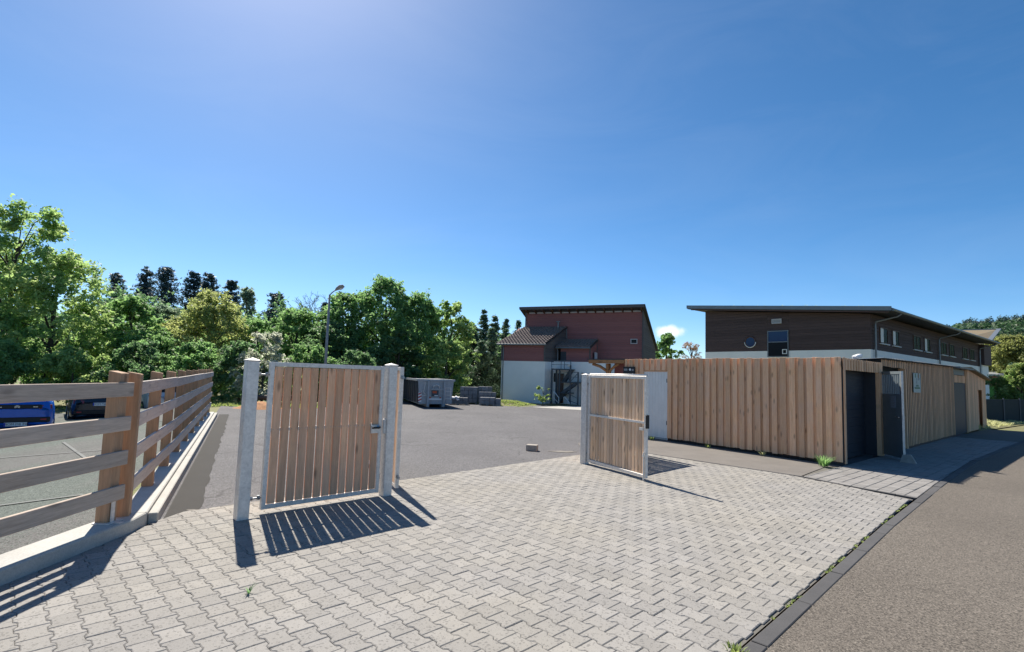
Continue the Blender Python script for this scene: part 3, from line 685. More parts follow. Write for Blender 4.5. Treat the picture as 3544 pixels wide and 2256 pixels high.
dm = Matrix.Translation((hd[0], hd[1], 0)) @ Matrix.Rotation(da, 4, 'Z')
pp = dm @ Vector((dL * .60, -.026, 1.42))
nt_ = MB().box(-.10, .10, -.002, .002, -.15, .15).build('paper_notice', 'paper', None, loc=tuple(pp), rz=da); tag(nt_, 'pale printed paper sheet fixed to the open steel door', 'notice')
tx = MB()
for k in range(6): tx.box(-.08, .08 - .02 * (k % 3), -.0035, -.0025, .11 - k * .042, .125 - k * .042)
tx.build('printed_lines', 'lampgrey', nt_)
# poster
c = SU(6.72, -.056); ps = thing('poster', 'tall pale green information poster on the slatted shed wall', 'poster', (c[0], c[1], 1.655), SA)
MB().box(-.45, .45, -.012, 0, 0, .60).build('board', 'poster', ps)
pm_ = MB(); pm_.disc((-.2, -.014, .52), .07, 'y', 14, .004); pm_.build('printed_leaf', 'postergreen', ps)
pm_ = MB(); pm_.disc((.18, -.014, .52), .085, 'y', 12, .004); pm_.build('printed_fruit', 'posterbrown', ps)
for (x0, x1, z0, z1) in ((-.06, .0, .37, .45), (-.10, -.03, .28, .36), (.17, .33, .42, .455), (.13, .29, .385, .415)):
    MB().box(x0, x1, -.0165, -.0135, z0, z1).build('printed_shape', 'lampgrey', ps)
def textobj(body, size, mat, parent, loc, rot, ext=.001, name='lettering', align='CENTER'):
    cu = bpy.data.curves.new(name, 'FONT'); cu.body = body; cu.size = size; cu.extrude = ext; cu.align_x = align; cu.align_y = 'CENTER'
    tmp = bpy.data.objects.new(name, cu); COL.objects.link(tmp); bpy.context.view_layer.update()
    me = bpy.data.meshes.new_from_object(tmp.evaluated_get(bpy.context.evaluated_depsgraph_get())); COL.objects.unlink(tmp); bpy.data.objects.remove(tmp)
    me.materials.clear(); me.materials.append(M[mat]); o = link(bpy.data.objects.new(name, me)); o.parent = parent; o.location = loc; o.rotation_euler = rot; return o
m = MB()
for k in range(4): m.box(-.14 + k * .075, -.085 + k * .075, -.0165, -.0135, .185, .235)
m.build('printed_word', 'postergreen', ps)
m = MB()
for k in range(9): m.box(-.33 + k * .075, -.272 + k * .075, -.0165, -.0135, .115, .165)
m.build('printed_word', 'postergreen', ps)
# leaning slab by the door
m = MB(); m.hexa([(-.17, -.03, 0), (.17, -.03, 0), (.17, .05, 0), (-.17, .05, 0)], [(-.15, .10, .17), (.03, .10, .20), (.03, .15, .20), (-.15, .15, .17)])
o = m.build('stone_wedge', 'stone', None, bevel=.01, loc=(9.60, 12.72, -.01), rz=radians(-50)); tag(o, 'rough stone lying against the foot of the open steel door', 'stone')
# ---------------------------------------------- end shed with lean roof
sh3 = thing('end_shed', 'wooden shed with sloping roof and dark door at the far end', 'shed', (S0[0], S0[1], 0), SA)
MB().box(12.96, 15.5, .02, .05, .0, 2.06).build('door_leaf', 'anthracite', sh3)
for k in range(15): MB().box(12.98 + k * .169, 12.98 + k * .169 + .12, .012, .03, 2.07, 2.36).build('header_slat', 'shedslat', sh3)
MB().box(12.96, 15.5, .03, .09, 2.38, 2.60).build('transom_panel', 'zinc', sh3)
MB().box(15.5, 15.62, -.02, .10, .0, 2.62).build('door_post', 'shedslat', sh3); MB().box(15.64, 15.76, .05, .3, .0, 2.6).build('dark_post', 'black', sh3)
MB().box(12.7, 15.9, -.25, 3.2, 2.625, 2.68).build('roof', 'zinc', sh3)
for k in range(36):
    ua = 15.78 + k * .136; ub = ua + .132; 
    if ua > 20.6: break
    zt = 2.66 - (ua - 15.78) * .077; z0 = 1.80 if 18.2 < (ua + ub) / 2 < 19.55 else .02
    MB().box(0, ub - ua, 0, .03, z0, zt).build('wall_board', 'shedslat', sh3, loc=(ua, -.02 + .004 * (k % 2), 0))
MB().box(18.1, 19.7, .12, .15, 0, 1.82).build('niche_door', 'shedwood', sh3); MB().box(18.14, 18.19, .012, .12, 0, 1.8).build('niche_side', 'shedslat', sh3)
MB().hexa([(15.6, -.2, 2.70), (21.0, -.2, 2.285), (21.0, 3.2, 2.285), (15.6, 3.2, 2.70)], [(15.6, -.2, 2.76), (21.0, -.2, 2.345), (21.0, 3.2, 2.345), (15.6, 3.2, 2.76)]).build('sloping_roof', 'moss', sh3)
MB().box(15.8, 20.6, 3.0, 3.1, 0, 2.25).build('back_wall', 'shedslat', sh3); MB().box(20.5, 20.62, .04, 2.99, 0, 2.25).build('side_wall', 'shedslat', sh3)
# ---------------------------------------------- canopy behind the shed, sign
e = SL(6.45, 0)
cn = thing('timber_canopy', 'open timber canopy roof jutting out behind the shed', 'canopy', (0, 0, 0))
MB().prism([tuple(SL(6.47, .05)), tuple(SL(8.0, .28)), tuple(SL(9.4, -3.0)), tuple(SL(7.0, -3.0))], 2.425, 2.455).build('roof', 'roofdark', cn)
m = MB(); m.bar((*SL(6.50, .03), 2.36), (*SL(7.95, .24), 2.36), .06, .12); m.build('fascia_beam', 'beam', cn, bevel=.006)
pc = SL(7.35, -.1)
MB().box(-.06, .06, -.06, .06, 0, 2.30).build('canopy_post', 'beam', cn, bevel=.006, loc=(pc[0], pc[1], 0), rz=LA)
m = MB(); m.tube([(*SL(7.33, -.08), 1.85), (*SL(7.22, -.07), 2.08), (*SL(7.0, -.05), 2.22), (*SL(6.8, -.03), 2.29)], .045, 8); m.build('curved_bracket', 'beam', cn, smooth=True)
m = MB(); m.tube([(*SL(7.38, -.06), 2.05), (*SL(7.6, .05), 2.2), (*SL(7.85, .15), 2.28)], .05, 8); m.build('curved_bracket', 'beam', cn, smooth=True)
MB().prism([tuple(SL(6.5, -.35)), tuple(SL(7.3, -.35)), tuple(SL(7.3, -.41)), tuple(SL(6.5, -.41))], 0, 2.42).build('rear_panel', 'redclad', cn)
c = SL(6.24, .11); sg = thing('shed_sign', 'black sign with white symbols fixed at the end of the shed wall', 'sign', (c[0], c[1], 1.86), LA)
MB().box(-.24, .24, -.012, .012, 0, .33).build('board', 'black', sg)
for (x, z, r) in ((-.16, .07, .045), (0, .07, .035), (.12, .06, .03), (-.05, .24, .04)): m = MB(); m.disc((x, .0145, z), r, 'y', 12, .003); m.build('symbol', 'white', sg)
MB().box(.06, .2, .013, .016, .2, .27).build('symbol', 'lampgrey', sg); MB().box(-.2, -.12, .013, .016, .2, .26).build('symbol', 'lampgrey', sg)

# ------------------------------------------------------------------ red building
B1o = np.array([-.66, 37.3]); a1 = radians(-23)
def cladwall(parent, name, mat, p, q, z0, z1f, board=.16, th=.03, n=(0, -1)):
    """horizontal boards between plan points p,q (local), z1f(t) top height at both ends"""
    p, q = np.array(p, float), np.array(q, float); L = np.linalg.norm(q - p); ang = math.atan2(*(q - p)[::-1]); z = z0; zt = max(z1f)
    while z < zt - .01:
        zb = min(z + board - .012, zt)
        # clip the board against the sloping top
        def xat(zz):
            if abs(z1f[1] - z1f[0]) < 1e-6: return 0, L
            tt = (zz - z1f[0]) / (z1f[1] - z1f[0])
            if z1f[1] > z1f[0]: return max(0, min(L, L * tt)) if zz > z1f[0] else 0, L
            return 0, (min(L, max(0, L * tt)) if zz > z1f[1] else L)
        a0, b0 = xat(z); a1_, b1_ = xat(zb)
        if b0 - a0 > .05:
            m = MB(); m.add([(a0, -th, z), (b0, -th, z), (b0, 0, z), (a0, 0, z), (a1_, -th, zb), (b1_, -th, zb), (b1_, 0, zb), (a1_, 0, zb)],
                            [(0, 3, 2, 1), (4, 5, 6, 7), (0, 1, 5, 4), (1, 2, 6, 5), (2, 3, 7, 6), (3, 0, 4, 7)])
            m.build(name, mat, parent, loc=(p[0], p[1], 0), rz=ang)
        z += board
b1 = thing('red_house', 'tall house with red boarding over white plaster and tiled lean-to roofs', 'building', (B1o[0], B1o[1], 0), a1)
MB().prism([(-.02, 0), (3.25, 0), (3.55, 1.0), (3.55, 3.0), (-.02, 3.0)], -.4, 2.83).build('plaster_wall', 'plaster', b1)
MB().prism([(3.56, 1.0), (7.2, 1.0), (7.2, 3.0), (3.56, 3.0)], -.4, 2.88).build('plaster_wall', 'plaster', b1)
MB().prism([(.65, 3.01), (9.36, 3.01), (9.4, 9), (.65, 9)], -.4, 2.94).build('plaster_wall', 'plaster', b1)
# cores behind the boarding
MB().hexa([(0.0, .02, 2.835), (3.2, .02, 2.835), (3.78, 3.0, 2.835), (.0, 3.0, 2.835)], [(0.0, .02, 3.98), (3.2, .02, 3.98), (3.78, 3.0, 5.42), (.0, 3.0, 5.42)]).build('wall_core', 'redclad', b1)
cladwall(b1, 'cladding_board', 'redclad', (0, .015), (3.2, .015), 2.84, (3.98, 3.98))
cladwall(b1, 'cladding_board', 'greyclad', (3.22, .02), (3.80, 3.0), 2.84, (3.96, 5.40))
MB().hexa([(3.9, 1.5, 2.885), (6.0, 1.5, 2.885), (6.1, 3.0, 2.885), (3.85, 3.0, 2.885)], [(3.9, 1.5, 3.9), (6.0, 1.5, 3.9), (6.1, 3.0, 4.5), (3.85, 3.0, 4.5)]).build('wall_core', 'redclad', b1)
cladwall(b1, 'cladding_board', 'redclad', (4.32, 1.49), (6.0, 1.49), 2.89, (3.9, 3.9))
cladwall(b1, 'cladding_board', 'redclad', (6.02, 1.5), (6.12, 3.0), 2.89, (3.9, 4.5))
MB().hexa([(.65, 3.02, 2.945), (9.36, 3.02, 2.945), (9.42, 9, 2.945), (.65, 9, 2.945)], [(.65, 3.02, 6.64), (9.36, 3.02, 6.64), (9.42, 9, 4.3), (.65, 9, 4.3)]).build('wall_core', 'greyclad', b1)
cladwall(b1, 'cladding_board', 'redclad', (.62, 3.01), (9.36, 3.01), 2.96, (6.64, 6.64))
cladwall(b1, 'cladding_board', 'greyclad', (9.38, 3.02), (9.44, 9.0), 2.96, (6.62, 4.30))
# corner trims
for (x, y, z0, z1) in ((0, -.03, 2.84, 3.98), (3.22, -.03, 2.84, 3.98), (.6, 2.95, 3.3, 6.7), (9.39, 2.95, 3.3, 6.6), (6.04, 1.44, 2.89, 3.9), (6.14, 2.96, 2.9, 4.5)):
    MB().box(x - .05, x + .05, y - .04, y + .02, z0, z1).build('corner_trim', 'greyclad', b1)
# roofs: tile courses as geometry
def tile_roof(parent, f0, f1, t0, t1, nc, nr, name):
    f0, f1, t0, t1 = map(Vector, (f0, f1, t0, t1)); up = (t0 - f0).cross(f1 - f0); up.normalize(); up = up if up.z > 0 else -up
    m = MB()
    for r in range(nr):
        s0, s1 = r / nr, (r + 1.08) / nr
        for c_ in range(nc):
            for h, (ca, cb_) in enumerate(((c_ / nc, (c_ + .5) / nc), ((c_ + .5) / nc, (c_ + 1) / nc))):
                def P(s, c2): return (f0.lerp(f1, c2)).lerp(t0.lerp(t1, c2), min(s, 1))
                lo = .055 if h == 0 else .0; hi = .0 if h == 0 else .055
                a, b, c3, d = P(s0, ca) + up * (.075 + lo), P(s0, cb_) + up * (.075 + hi), P(s1, cb_) + up * hi, P(s1, ca) + up * lo
                e_, f_ = P(s0, ca) + up * (.01 + lo - .02), P(s0, cb_) + up * (.01 + hi - .02)
                m.add([a, b, c3, d, e_, f_], [(0, 1, 2, 3), (4, 5, 1, 0)])
    o = m.build(name, 'tile', parent); o['kind'] = 'stuff'
    s_ = MB(); s_.hexa([f0 - up * .1, f1 - up * .1, t1 - up * .1, t0 - up * .1], [f0, f1, t1, t0]).build('roof_deck', 'roofdark', parent); return o
tile_roof(b1, (-.30, -.22, 4.02), (3.38, -.22, 4.02), (.55, 3.0, 5.52), (3.92, 3.0, 5.52), 15, 13, 'roof_tiles')
tile_roof(b1, (3.62, 1.22, 3.90), (6.12, 1.22, 3.90), (3.75, 3.0, 4.58), (6.25, 3.0, 4.58), 11, 7, 'roof_tiles')
m = MB(); m.tube([(-.3, -.3, 3.98), (3.4, -.3, 3.98)], .06, 8); m.build('gutter', 'zinc', b1); m = MB(); m.tube([(3.62, 1.16, 3.86), (6.12, 1.16, 3.86)], .055, 8); m.build('gutter', 'zinc', b1)
m = MB(); m.tube([(.12, -.26, 3.95), (.12, -.06, 3.75), (.12, -.06, .0)], .04, 8); m.build('downpipe', 'zinc', b1)
m = MB(); m.tube([(3.72, 1.14, 3.84), (3.74, 1.3, 3.6), (3.74, 1.3, 2.9)], .035, 8); m.build('downpipe', 'zinc', b1)
m = MB(); m.tube([(3.86, 2.9, 5.45), (3.9, 2.93, 4.5)], .03, 8); m.build('downpipe', 'zinc', b1)
MB().hexa([(.25, 2.35, 6.86), (9.62, 2.35, 6.86), (9.62, 9.4, 4.12), (.25, 9.4, 4.12)], [(.25, 2.35, 7.0), (9.62, 2.35, 7.0), (9.62, 9.4, 4.26), (.25, 9.4, 4.26)]).build('main_roof', 'roofdark', b1)
MB().box(.3, 9.57, 2.30, 2.345, 6.78, 6.99).build('fascia', 'greyclad', b1)
MB().box(.62, 9.36, 2.93, 2.97, 6.54, 6.70).build('soffit_band', 'soffit', b1)
for k in range(14): x = .75 + k * .655; MB().hexa([(x, 2.36, 6.70), (x + .09, 2.36, 6.70), (x + .09, 2.92, 6.50), (x, 2.92, 6.50)], [(x, 2.36, 6.85), (x + .09, 2.36, 6.85), (x + .09, 2.92, 6.63), (x, 2.92, 6.63)]).build('rafter_tail', 'frame', b1)
def window(parent, x0, x1, y, z0, z1, glass='glass', fm='frame', d=.05, fw=.05, sill=False):
    f = MB(); f.box(x0, x1, y - d, y, z0, z0 + fw); f.box(x0, x1, y - d, y, z1 - fw, z1); f.box(x0, x0 + fw, y - d, y, z0 + fw, z1 - fw); f.box(x1 - fw, x1, y - d, y, z0 + fw, z1 - fw)
    o = f.build('window', fm, parent); MB().box(x0 + fw, x1 - fw, y - d * .5, y - d * .3, z0 + fw, z1 - fw).build('pane', glass, o)
    if sill: MB().box(x0 - .05, x1 + .05, y - d - .08, y - d * .2, z0 - .045, z0 - .002).build('sill', 'white', o)
    return o
window(b1, 8.55, 9.02, 2.975, 4.28, 4.63, 'glass', 'soffit')
MB().box(3.9, 4.32, 1.47, 1.52, 2.45, 3.6).build('upper_door', 'anthracite', b1)
MB().box(6.22, 6.30, 2.0, 2.5, 2.95, 3.6).build('side_window', 'soffit', b1)
MB().box(3.60, 3.75, .96, .998, 1.45, 2.06).build('slit_window', 'black', b1)
m = MB(); m.tube([(3.3, 2.6, 5.3), (3.3, 2.6, 5.85)], .06, 10); m.tube([(3.3, 2.6, 5.85), (3.3, 2.6, 5.9)], .16, 10); m.build('roof_vent', 'zinc', b1)
# steel escape stair
stt = thing('steel_stair', 'dark steel escape stair with two landings against the white wall', 'staircase', (B1o[0], B1o[1], 0), a1)
yf, yb = -.1, .92
MB().box(3.75, 5.15, yf, yb, 2.28, 2.36).build('landing', 'steel', stt); MB().box(4.3, 5.8, yf, yb, 1.42, 1.49).build('landing', 'steel', stt)
for (x, y, z) in ((3.8, yf, 2.28), (3.8, yb, 2.28), (4.36, yf, 2.28), (5.66, yf, 2.14), (5.66, yb, 2.14), (5.12, yf, 2.6)): MB().box(x - .045, x + .045, y - .045, y + .045, 0, z).build('column', 'steel', stt)
def flight(x0, z0, x1, z1, n, ya, yb2):
    for y in (ya, yb2): m = MB(); m.bar((x0, y, z0), (x1, y, z1), .05, .2); m.build('stringer', 'steel', stt)
    for k in range(n):
        tt = (k + .5) / n; x = x0 + (x1 - x0) * tt; z = z0 + (z1 - z0) * tt; MB().box(x - .12, x + .12, ya + .03, yb2 - .03, z - .02, z + .015).build('tread', 'steel', stt)
flight(4.55, .75, 5.5, 1.45, 5, .0, .42); flight(5.0, 2.32, 4.45, 1.49, 4, .46, .88); flight(3.95, .02, 4.6, .75, 4, .46, .88)
MB().box(4.3, 5.1, yf, yb, .70, .76).build('landing', 'steel', stt)
def rail(p, q, h=.9):
    m = MB(); p, q = Vector(p), Vector(q)
    m.bar(p + Vector((0, 0, h)), q + Vector((0, 0, h)), .04, .04); m.bar(p + Vector((0, 0, h * .5)), q + Vector((0, 0, h * .5)), .025, .025)
    n = max(2, int((q - p).length / .45) + 1)
    for k in range(n): c = p.lerp(q, k / (n - 1)); m.bar(c, c + Vector((0, 0, h)), .03, .03)
    m.build('railing', 'steel', stt)
rail((3.78, yf, 2.36), (5.12, yf, 2.36), .55); rail((4.6, yf + .3, 2.36), (5.05, yf + .3, 2.36), .58); rail((4.4, yf, 1.49), (5.68, yf, 1.49), .66)
m = MB(); m.bar((5.14, yf, 1.52), (5.66, yf, 2.12), .035, .035); m.bar((4.9, yf + .02, .75), (5.66, yf, .4), .03, .03); m.bar((4.9, yf, .3), (5.7, yf, .05), .03, .03); m.build('diagonal_brace', 'steel', stt)
MB().box(3.9, 4.32, .90, .97, .0, 2.05).build('cellar_door', 'frame', stt)
for k, (x, lab) in enumerate(((4.05, 'bent white handrail at the foot of the steel stair, left one of two'), (4.80, 'bent white handrail at the foot of the steel stair, right one of two'))):
    h_ = thing('handrail', lab, 'handrail', (B1o[0] + cos(a1) * x - sin(a1) * -.45, B1o[1] + sin(a1) * x + cos(a1) * -.45, 0), a1, 'white handrails')
    hh = .80 - .32 * k; m = MB(); m.tube([(0, 0, 0), (0, 0, hh), (.06, 0, hh + .02), (.40, 0, hh - .38), (.40, 0, max(.02, hh - .8))], .028, 8); m.build('tube', 'white', h_, smooth=True)
    m = MB(); m.tube([(0, 0, hh * .55), (.40, 0, max(.05, hh * .55 - .38))], .02, 8); m.build('lower_tube', 'white', h_)
o = MB().box(-.09, .09, -.05, .05, -.12, .12).build('spotlight', 'white', None, bevel=.03); o.location = (3.93, 35.55, 2.62); o.rotation_euler = (.3, .2, -.4); tag(o, 'white spotlight fixed above the upper stair landing', 'lamp')
# path slabs and verge in front of the house
gp = struct(MB().add([(1.3, 31.2, -.026), (4.4, 29.6, -.026), (7.5, 33.2, -.026), (6.2, 35.2, -.026), (3.4, 33.4, -.026)], [(0, 1, 2, 3, 4)]).build('concrete_path', 'concrete'))

# ------------------------------------------------------------------ brown house
C2 = np.array([17.35, 25.16]); a2 = radians(-51.35)
b2 = thing('brown_house', 'long two storey house with dark brown boarding over white plaster', 'building', (26.03, 37.74, -.89), a2); b2.scale = (1.5, 1.5, 1.5)
LW, DR = 8.75, 24.0
MB().box(-LW, -.0, 0, DR, -.5, 3.60).build('plaster_wall', 'plaster', b2)
MB().hexa([(-LW, .03, 3.605), (-.03, .03, 3.605), (-.03, DR, 3.605), (-LW, DR, 3.605)], [(-LW, .03, 6.12), (-.03, .03, 5.34), (-.03, DR, 5.34), (-LW, DR, 6.12)]).build('wall_core', 'brown', b2)
# left facade boards, interrupted by the tall window (-4.95..-3.82)
def hb(x0, x1, z0, z1f0, z1f1):
    cladwall(b2, 'cladding_board', 'brown', (x0, .028), (x1, .028), z0, (z1f0, z1f1), .155, .03)
zt = lambda x: 5.34 + (-x / LW) * .78
hb(-LW, -4.97, 3.61, zt(-LW), zt(-4.97)); hb(-3.80, 0, 3.61, zt(-3.8), zt(0)); hb(-4.965, -3.805, 4.72, zt(-4.965), zt(-3.805))
for y0, y1 in ((0.0, 12.0), (12.01, 24.0)):
    z = 3.61
    while z < 5.3: MB().box(0, .03, y0, y1, z, min(z + .143, 5.33)).build('cladding_board', 'brown', b2, loc=(-.028, 0, 0)); z += .155
MB().hexa([(-9.65, -.55, 6.27), (1.0, -.55, 5.32), (1.0, DR + .5, 5.32), (-9.65, DR + .5, 6.27)], [(-9.65, -.55, 6.45), (1.0, -.55, 5.50), (1.0, DR + .5, 5.50), (-9.65, DR + .5, 6.45)]).build('roof', 'roofdark', b2)
MB().hexa([(-9.68, -.60, 6.30), (1.03, -.60, 5.35), (1.03, -.553, 5.35), (-9.68, -.553, 6.30)], [(-9.68, -.60, 6.50), (1.03, -.60, 5.55), (1.03, -.553, 5.55), (-9.68, -.553, 6.50)]).build('verge_flashing', 'zinc', b2)
MB().hexa([(-9.4, -.545, 6.18), (.9, -.545, 5.26), (.9, -.50, 5.26), (-9.4, -.50, 6.18)], [(-9.4, -.545, 6.265), (.9, -.545, 5.315), (.9, -.50, 5.315), (-9.4, -.50, 6.265)]).build('verge_board', 'frame', b2)
m = MB(); m.tube([(1.06, -.5, 5.40), (1.06, DR + .4, 5.40)], .07, 8); m.build('gutter', 'zinc', b2)
for y in (.35, 11.9, 23.3): m = MB(); m.tube([(1.05, y + .5, 5.34), (.9, y + .4, 5.2), (.12, y, 4.95), (.10, y, 4.8), (.10, y, -.3)], .045, 8); m.build('downpipe', 'zinc', b2)
w = window(b2, -4.95, -3.82, -.005, 3.26, 4.71, 'glass_sky_tint', 'zinc', .04, .05)
MB().box(-4.9, -3.87, -.06, -.03, 4.06, 4.11).build('transom', 'zinc', w); MB().box(-4.9, -3.87, -.035, -.022, 3.3, 4.05).build('lower_pane', 'glass', w)
m = MB(); m.box(-4.15, -3.9, -.05, -.038, 3.42, 3.46); m.box(-4.15, -3.9, -.05, -.038, 3.64, 3.68); m.box(-4.15, -4.11, -.05, -.038, 3.46, 3.64); m.box(-3.94, -3.9, -.05, -.038, 3.46, 3.64); m.build('vent_frame', 'white', w)
# round window
m = MB(); ring = [(-5.93 + .29 * cos(a), -.02, 4.14 + .29 * sin(a)) for a in np.linspace(0, 2 * pi, 33)]
m.tube(ring, .035, 6, False); rw = m.build('round_window', 'frame', b2); m = MB(); m.disc((-5.93, -.015, 4.14), .27, 'y', 28, .02); m.build('pane', 'glass_sky_tint', rw)
m = MB(); m.tube([(-5.93 + .32 * cos(a), -.035, 4.14 + .32 * sin(a)) for a in np.linspace(pi * 1.02, pi * 1.98, 20)], .025, 6); m.build('drip_rim', 'white', rw)
w = window(b2, -4.70, -4.17, -.01, 5.10, 5.36, 'zinc', 'soffit', .06, .04)
for k in range(5): MB().box(-4.66, -4.21, -.06, -.05, 5.145 + k * .038, 5.165 + k * .038).build('louvre', 'soffit', w)
def window_r(y0, y1, z0, z1, blind=False):
    x = .012; fw = .06
    f = MB(); f.box(x - .01, x + .03, y0, y1, z0, z0 + fw); f.box(x - .01, x + .03, y0, y1, z1 - fw, z1); f.box(x - .01, x + .03, y0, y0 + fw, z0 + fw, z1 - fw); f.box(x - .01, x + .03, y1 - fw, y1, z0 + fw, z1 - fw)
    o = f.build('window', 'frame', b2); MB().box(x - .004, x + .004, y0 + fw, y1 - fw, z0 + fw, z1 - fw).build('pane', 'glass', o)
    MB().box(x - .01, x + .09, y0 - .04, y1 + .04, z0 - .04, z0 - .002).build('sill', 'white', o)
    if blind: MB().box(x + .006, x + .014, y0 + fw, y0 + fw + (y1 - y0) * .4, z0 + fw, z1 - fw).build('blind', 'whitedoor', o)
    else: MB().box(x + .006, x + .02, (y0 + y1) / 2 - .03, (y0 + y1) / 2 + .03, z0 + fw, z1 - fw).build('mullion', 'frame', o)
for k, (y0, y1) in enumerate(((1.25, 2.45), (3.15, 4.3), (6.8, 8.2), (8.95, 10.2), (12.6, 14.0), (14.7, 16.0), (18.3, 19.7), (20.5, 21.9))): window_r(y0, y1, 3.97, 4.80, k in (0, 1, 3))
MB().box(.02, .30, 23.6, 26.2, 3.75, 5.30).build('bay', 'brown', b2); MB().box(-3, .10, 24.02, 26.2, -.4, 3.74).build('plaster_wall', 'plaster', b2)
# roof plants
rng = np.random.default_rng(5)
def tuft_mesh(rng, n, h, r, wid=.012, lean=.5):
    a = rng.uniform(0, 2 * pi, n); b = rng.uniform(0, r, n); x0 = np.stack([b * np.cos(a), b * np.sin(a), np.zeros(n)], 1)
    d = np.stack([np.cos(a) * rng.uniform(.1, lean, n), np.sin(a) * rng.uniform(.1, lean, n), np.ones(n)], 1); hh = rng.uniform(.45, 1, n)[:, None] * h
    t_ = np.stack([-np.sin(a), np.cos(a), np.zeros(n)], 1) * wid * rng.uniform(.6, 1.4, n)[:, None]
    m1 = x0 + d * hh * .55; tip = x0 + d * hh + np.stack([np.cos(a), np.sin(a), -np.ones(n) * .4], 1) * hh * .22
    V = np.stack([x0 - t_, x0 + t_, m1 + t_ * .8, m1 - t_ * .8, tip + t_ * .1, tip - t_ * .1], 1).reshape(-1, 3); i = np.arange(n)[:, None] * 6
    F = np.concatenate([i + np.array([[0, 1, 2, 3]]), i + np.array([[3, 2, 4, 5]])], 0); return V, F
def roofpt(x): return 6.46 + (x + 9.65) * (-.95 / 10.65)
Vs, Fs_ = [], []; o_ = 0
for k in range(60):
    x = rng.uniform(-8.5, .6) if k % 3 else rng.choice([-4.2, -2.8, -1.2, -.3]) + rng.normal(0, .3); V, F = tuft_mesh(rng, 14, rng.uniform(.06, .22), .12, .01); V = V + np.array([x, rng.uniform(-.4, 1.5), roofpt(x)])
    Vs.append(V); Fs_.append(F + o_); o_ += len(V)
stuff(npmesh('roof_sedum', np.concatenate(Vs), np.concatenate(Fs_), 'leaf_grey', b2))
# white end building with mossy roof
b3 = thing('white_block', 'white plastered block with mossy tilted roof at the far right', 'building', (0, 0, -.89)); b3.scale = (1.5, 1.5, 1.5)
MB().prism([(36.6, 43.0), (41.22, 45.5), (47, 52.5), (40, 55)], -.5, 5.85).build('plaster_wall', 'plaster', b3)
rf = MB(); lo = [(36.0, 42.3, 5.55), (41.35, 45.1, 5.82), (49.5, 52.9, 7.86), (42.0, 50.2, 7.30)]
rf.hexa(lo, [(x, y, z + .18) for x, y, z in lo]).build('mossy_roof', 'moss', b3)
m = MB(); m.bar((41.3, 45.05, 6.03), (49.5, 52.8, 8.07), .35, .10); m.build('verge_flashing', 'zinc', b3); m = MB(); m.bar((49.5, 52.9, 8.06), (42.0, 50.2, 7.50), .2, .08); m.build('verge_flashing', 'zinc', b3)
# green building
b4 = thing('green_building', 'low building with bright green wall, brown band and light roof panels', 'building', (81.6, 90, -.89), radians(8)); b4.scale = (1.5, 1.5, 1.5)
MB().box(-3, 3.9, 0, 8, -.5, 2.35).build('lower_wall', 'greenwall', b4); MB().box(-3.02, 3.95, -.03, 8, 2.36, 3.45).build('upper_band', 'redclad', b4)
MB().hexa([(-3.2, -.5, 3.46), (4.2, -.5, 3.46), (3.6, 5, 4.5), (-3.2, 5, 4.5)], [(-3.2, -.5, 3.6), (4.2, -.5, 3.6), (3.6, 5, 4.64), (-3.2, 5, 4.64)]).build('roof', 'zinc', b4)
for r in range(3):
    for k in range(5): z = 3.66 + r * .33; MB().hexa([(-2.0 + k * 1.1, -.3 + r * 1.7, z), (-1.0 + k * 1.1, -.3 + r * 1.7, z), (-1.0 + k * 1.1, 1.1 + r * 1.7, z + .26), (-2.0 + k * 1.1, 1.1 + r * 1.7, z + .26)], [(-2.0 + k * 1.1, -.3 + r * 1.7, z + .05), (-1.0 + k * 1.1, -.3 + r * 1.7, z + .05), (-1.0 + k * 1.1, 1.1 + r * 1.7, z + .31), (-2.0 + k * 1.1, 1.1 + r * 1.7, z + .31)]).build('roof_panel', 'silverpaint', b4)
window(b4, 1.2, 2.2, -.005, .75, 1.75, 'glass', 'lampgrey', .05, .08, True)
# green screen fence, grass bank
sf = thing('screen_fence', 'dark green privacy screen fence above the grass bank', 'fence', (0, 0, 0))
fp = [(26.4, 29.3), (28.9, 30.8), (31.4, 32.4), (33.9, 34.0), (36.4, 35.6), (38.9, 37.2)]
for k, (a, b) in enumerate(zip(fp[:-1], fp[1:])): m = MB(); m.bar((a[0], a[1], .62), (b[0], b[1], .62), .03, 1.38); m.build('screen_panel', 'screen', sf)
for a in fp: MB().box(a[0] - .03, a[0] + .03, a[1] - .07, a[1] - .02, -.1, 1.38).build('post', 'steel', sf)
def bankz(x, y):
    d = (np.array([x, y]) - np.array([21.6, 24.6])); u_ = d @ np.array([.80, .60]); v_ = d @ np.array([-.60, .80])
    h = 1.15 * max(0, 1 - u_ / 8.5) * max(0, min(1, (v_ + .3) / 2.6)); return h if u_ > -1.5 else 1.15 * max(0, min(1, (v_ + .3) / 2.6))
n = 26; V = []; 
for i in range(n):
    for j in range(n):
        q = np.array([21.6, 24.6]) + np.array([.80, .60]) * (-.9 + 12.5 * i / (n - 1)) + np.array([-.60, .80]) * (-.5 + 6.0 * j / (n - 1)); hz = bankz(*q)
        V.append((q[0], q[1], -.02 + hz + (.05 * sin(q[0] * 5) * cos(q[1] * 4) if hz > .1 else 0)))
F = [(j * n + i, (j + 1) * n + i, (j + 1) * n + i + 1, j * n + i + 1) for j in range(n - 1) for i in range(n - 1)]
struct(npmesh('grass_bank', np.array(V), np.array(F), 'soil'))
def grass_field(name, rng, pts, h, n, wid, mat, r=.06):
    Vs, Fs_, o_ = [], [], 0
    for (x, y, z) in pts:
        V, F = tuft_mesh(rng, n, h * rng.uniform(.6, 1.3), r, wid, .8); Vs.append(V + np.array([x, y, z])); Fs_.append(F + o_); o_ += len(V)
    return npmesh(name, np.concatenate(Vs), np.concatenate(Fs_), mat)
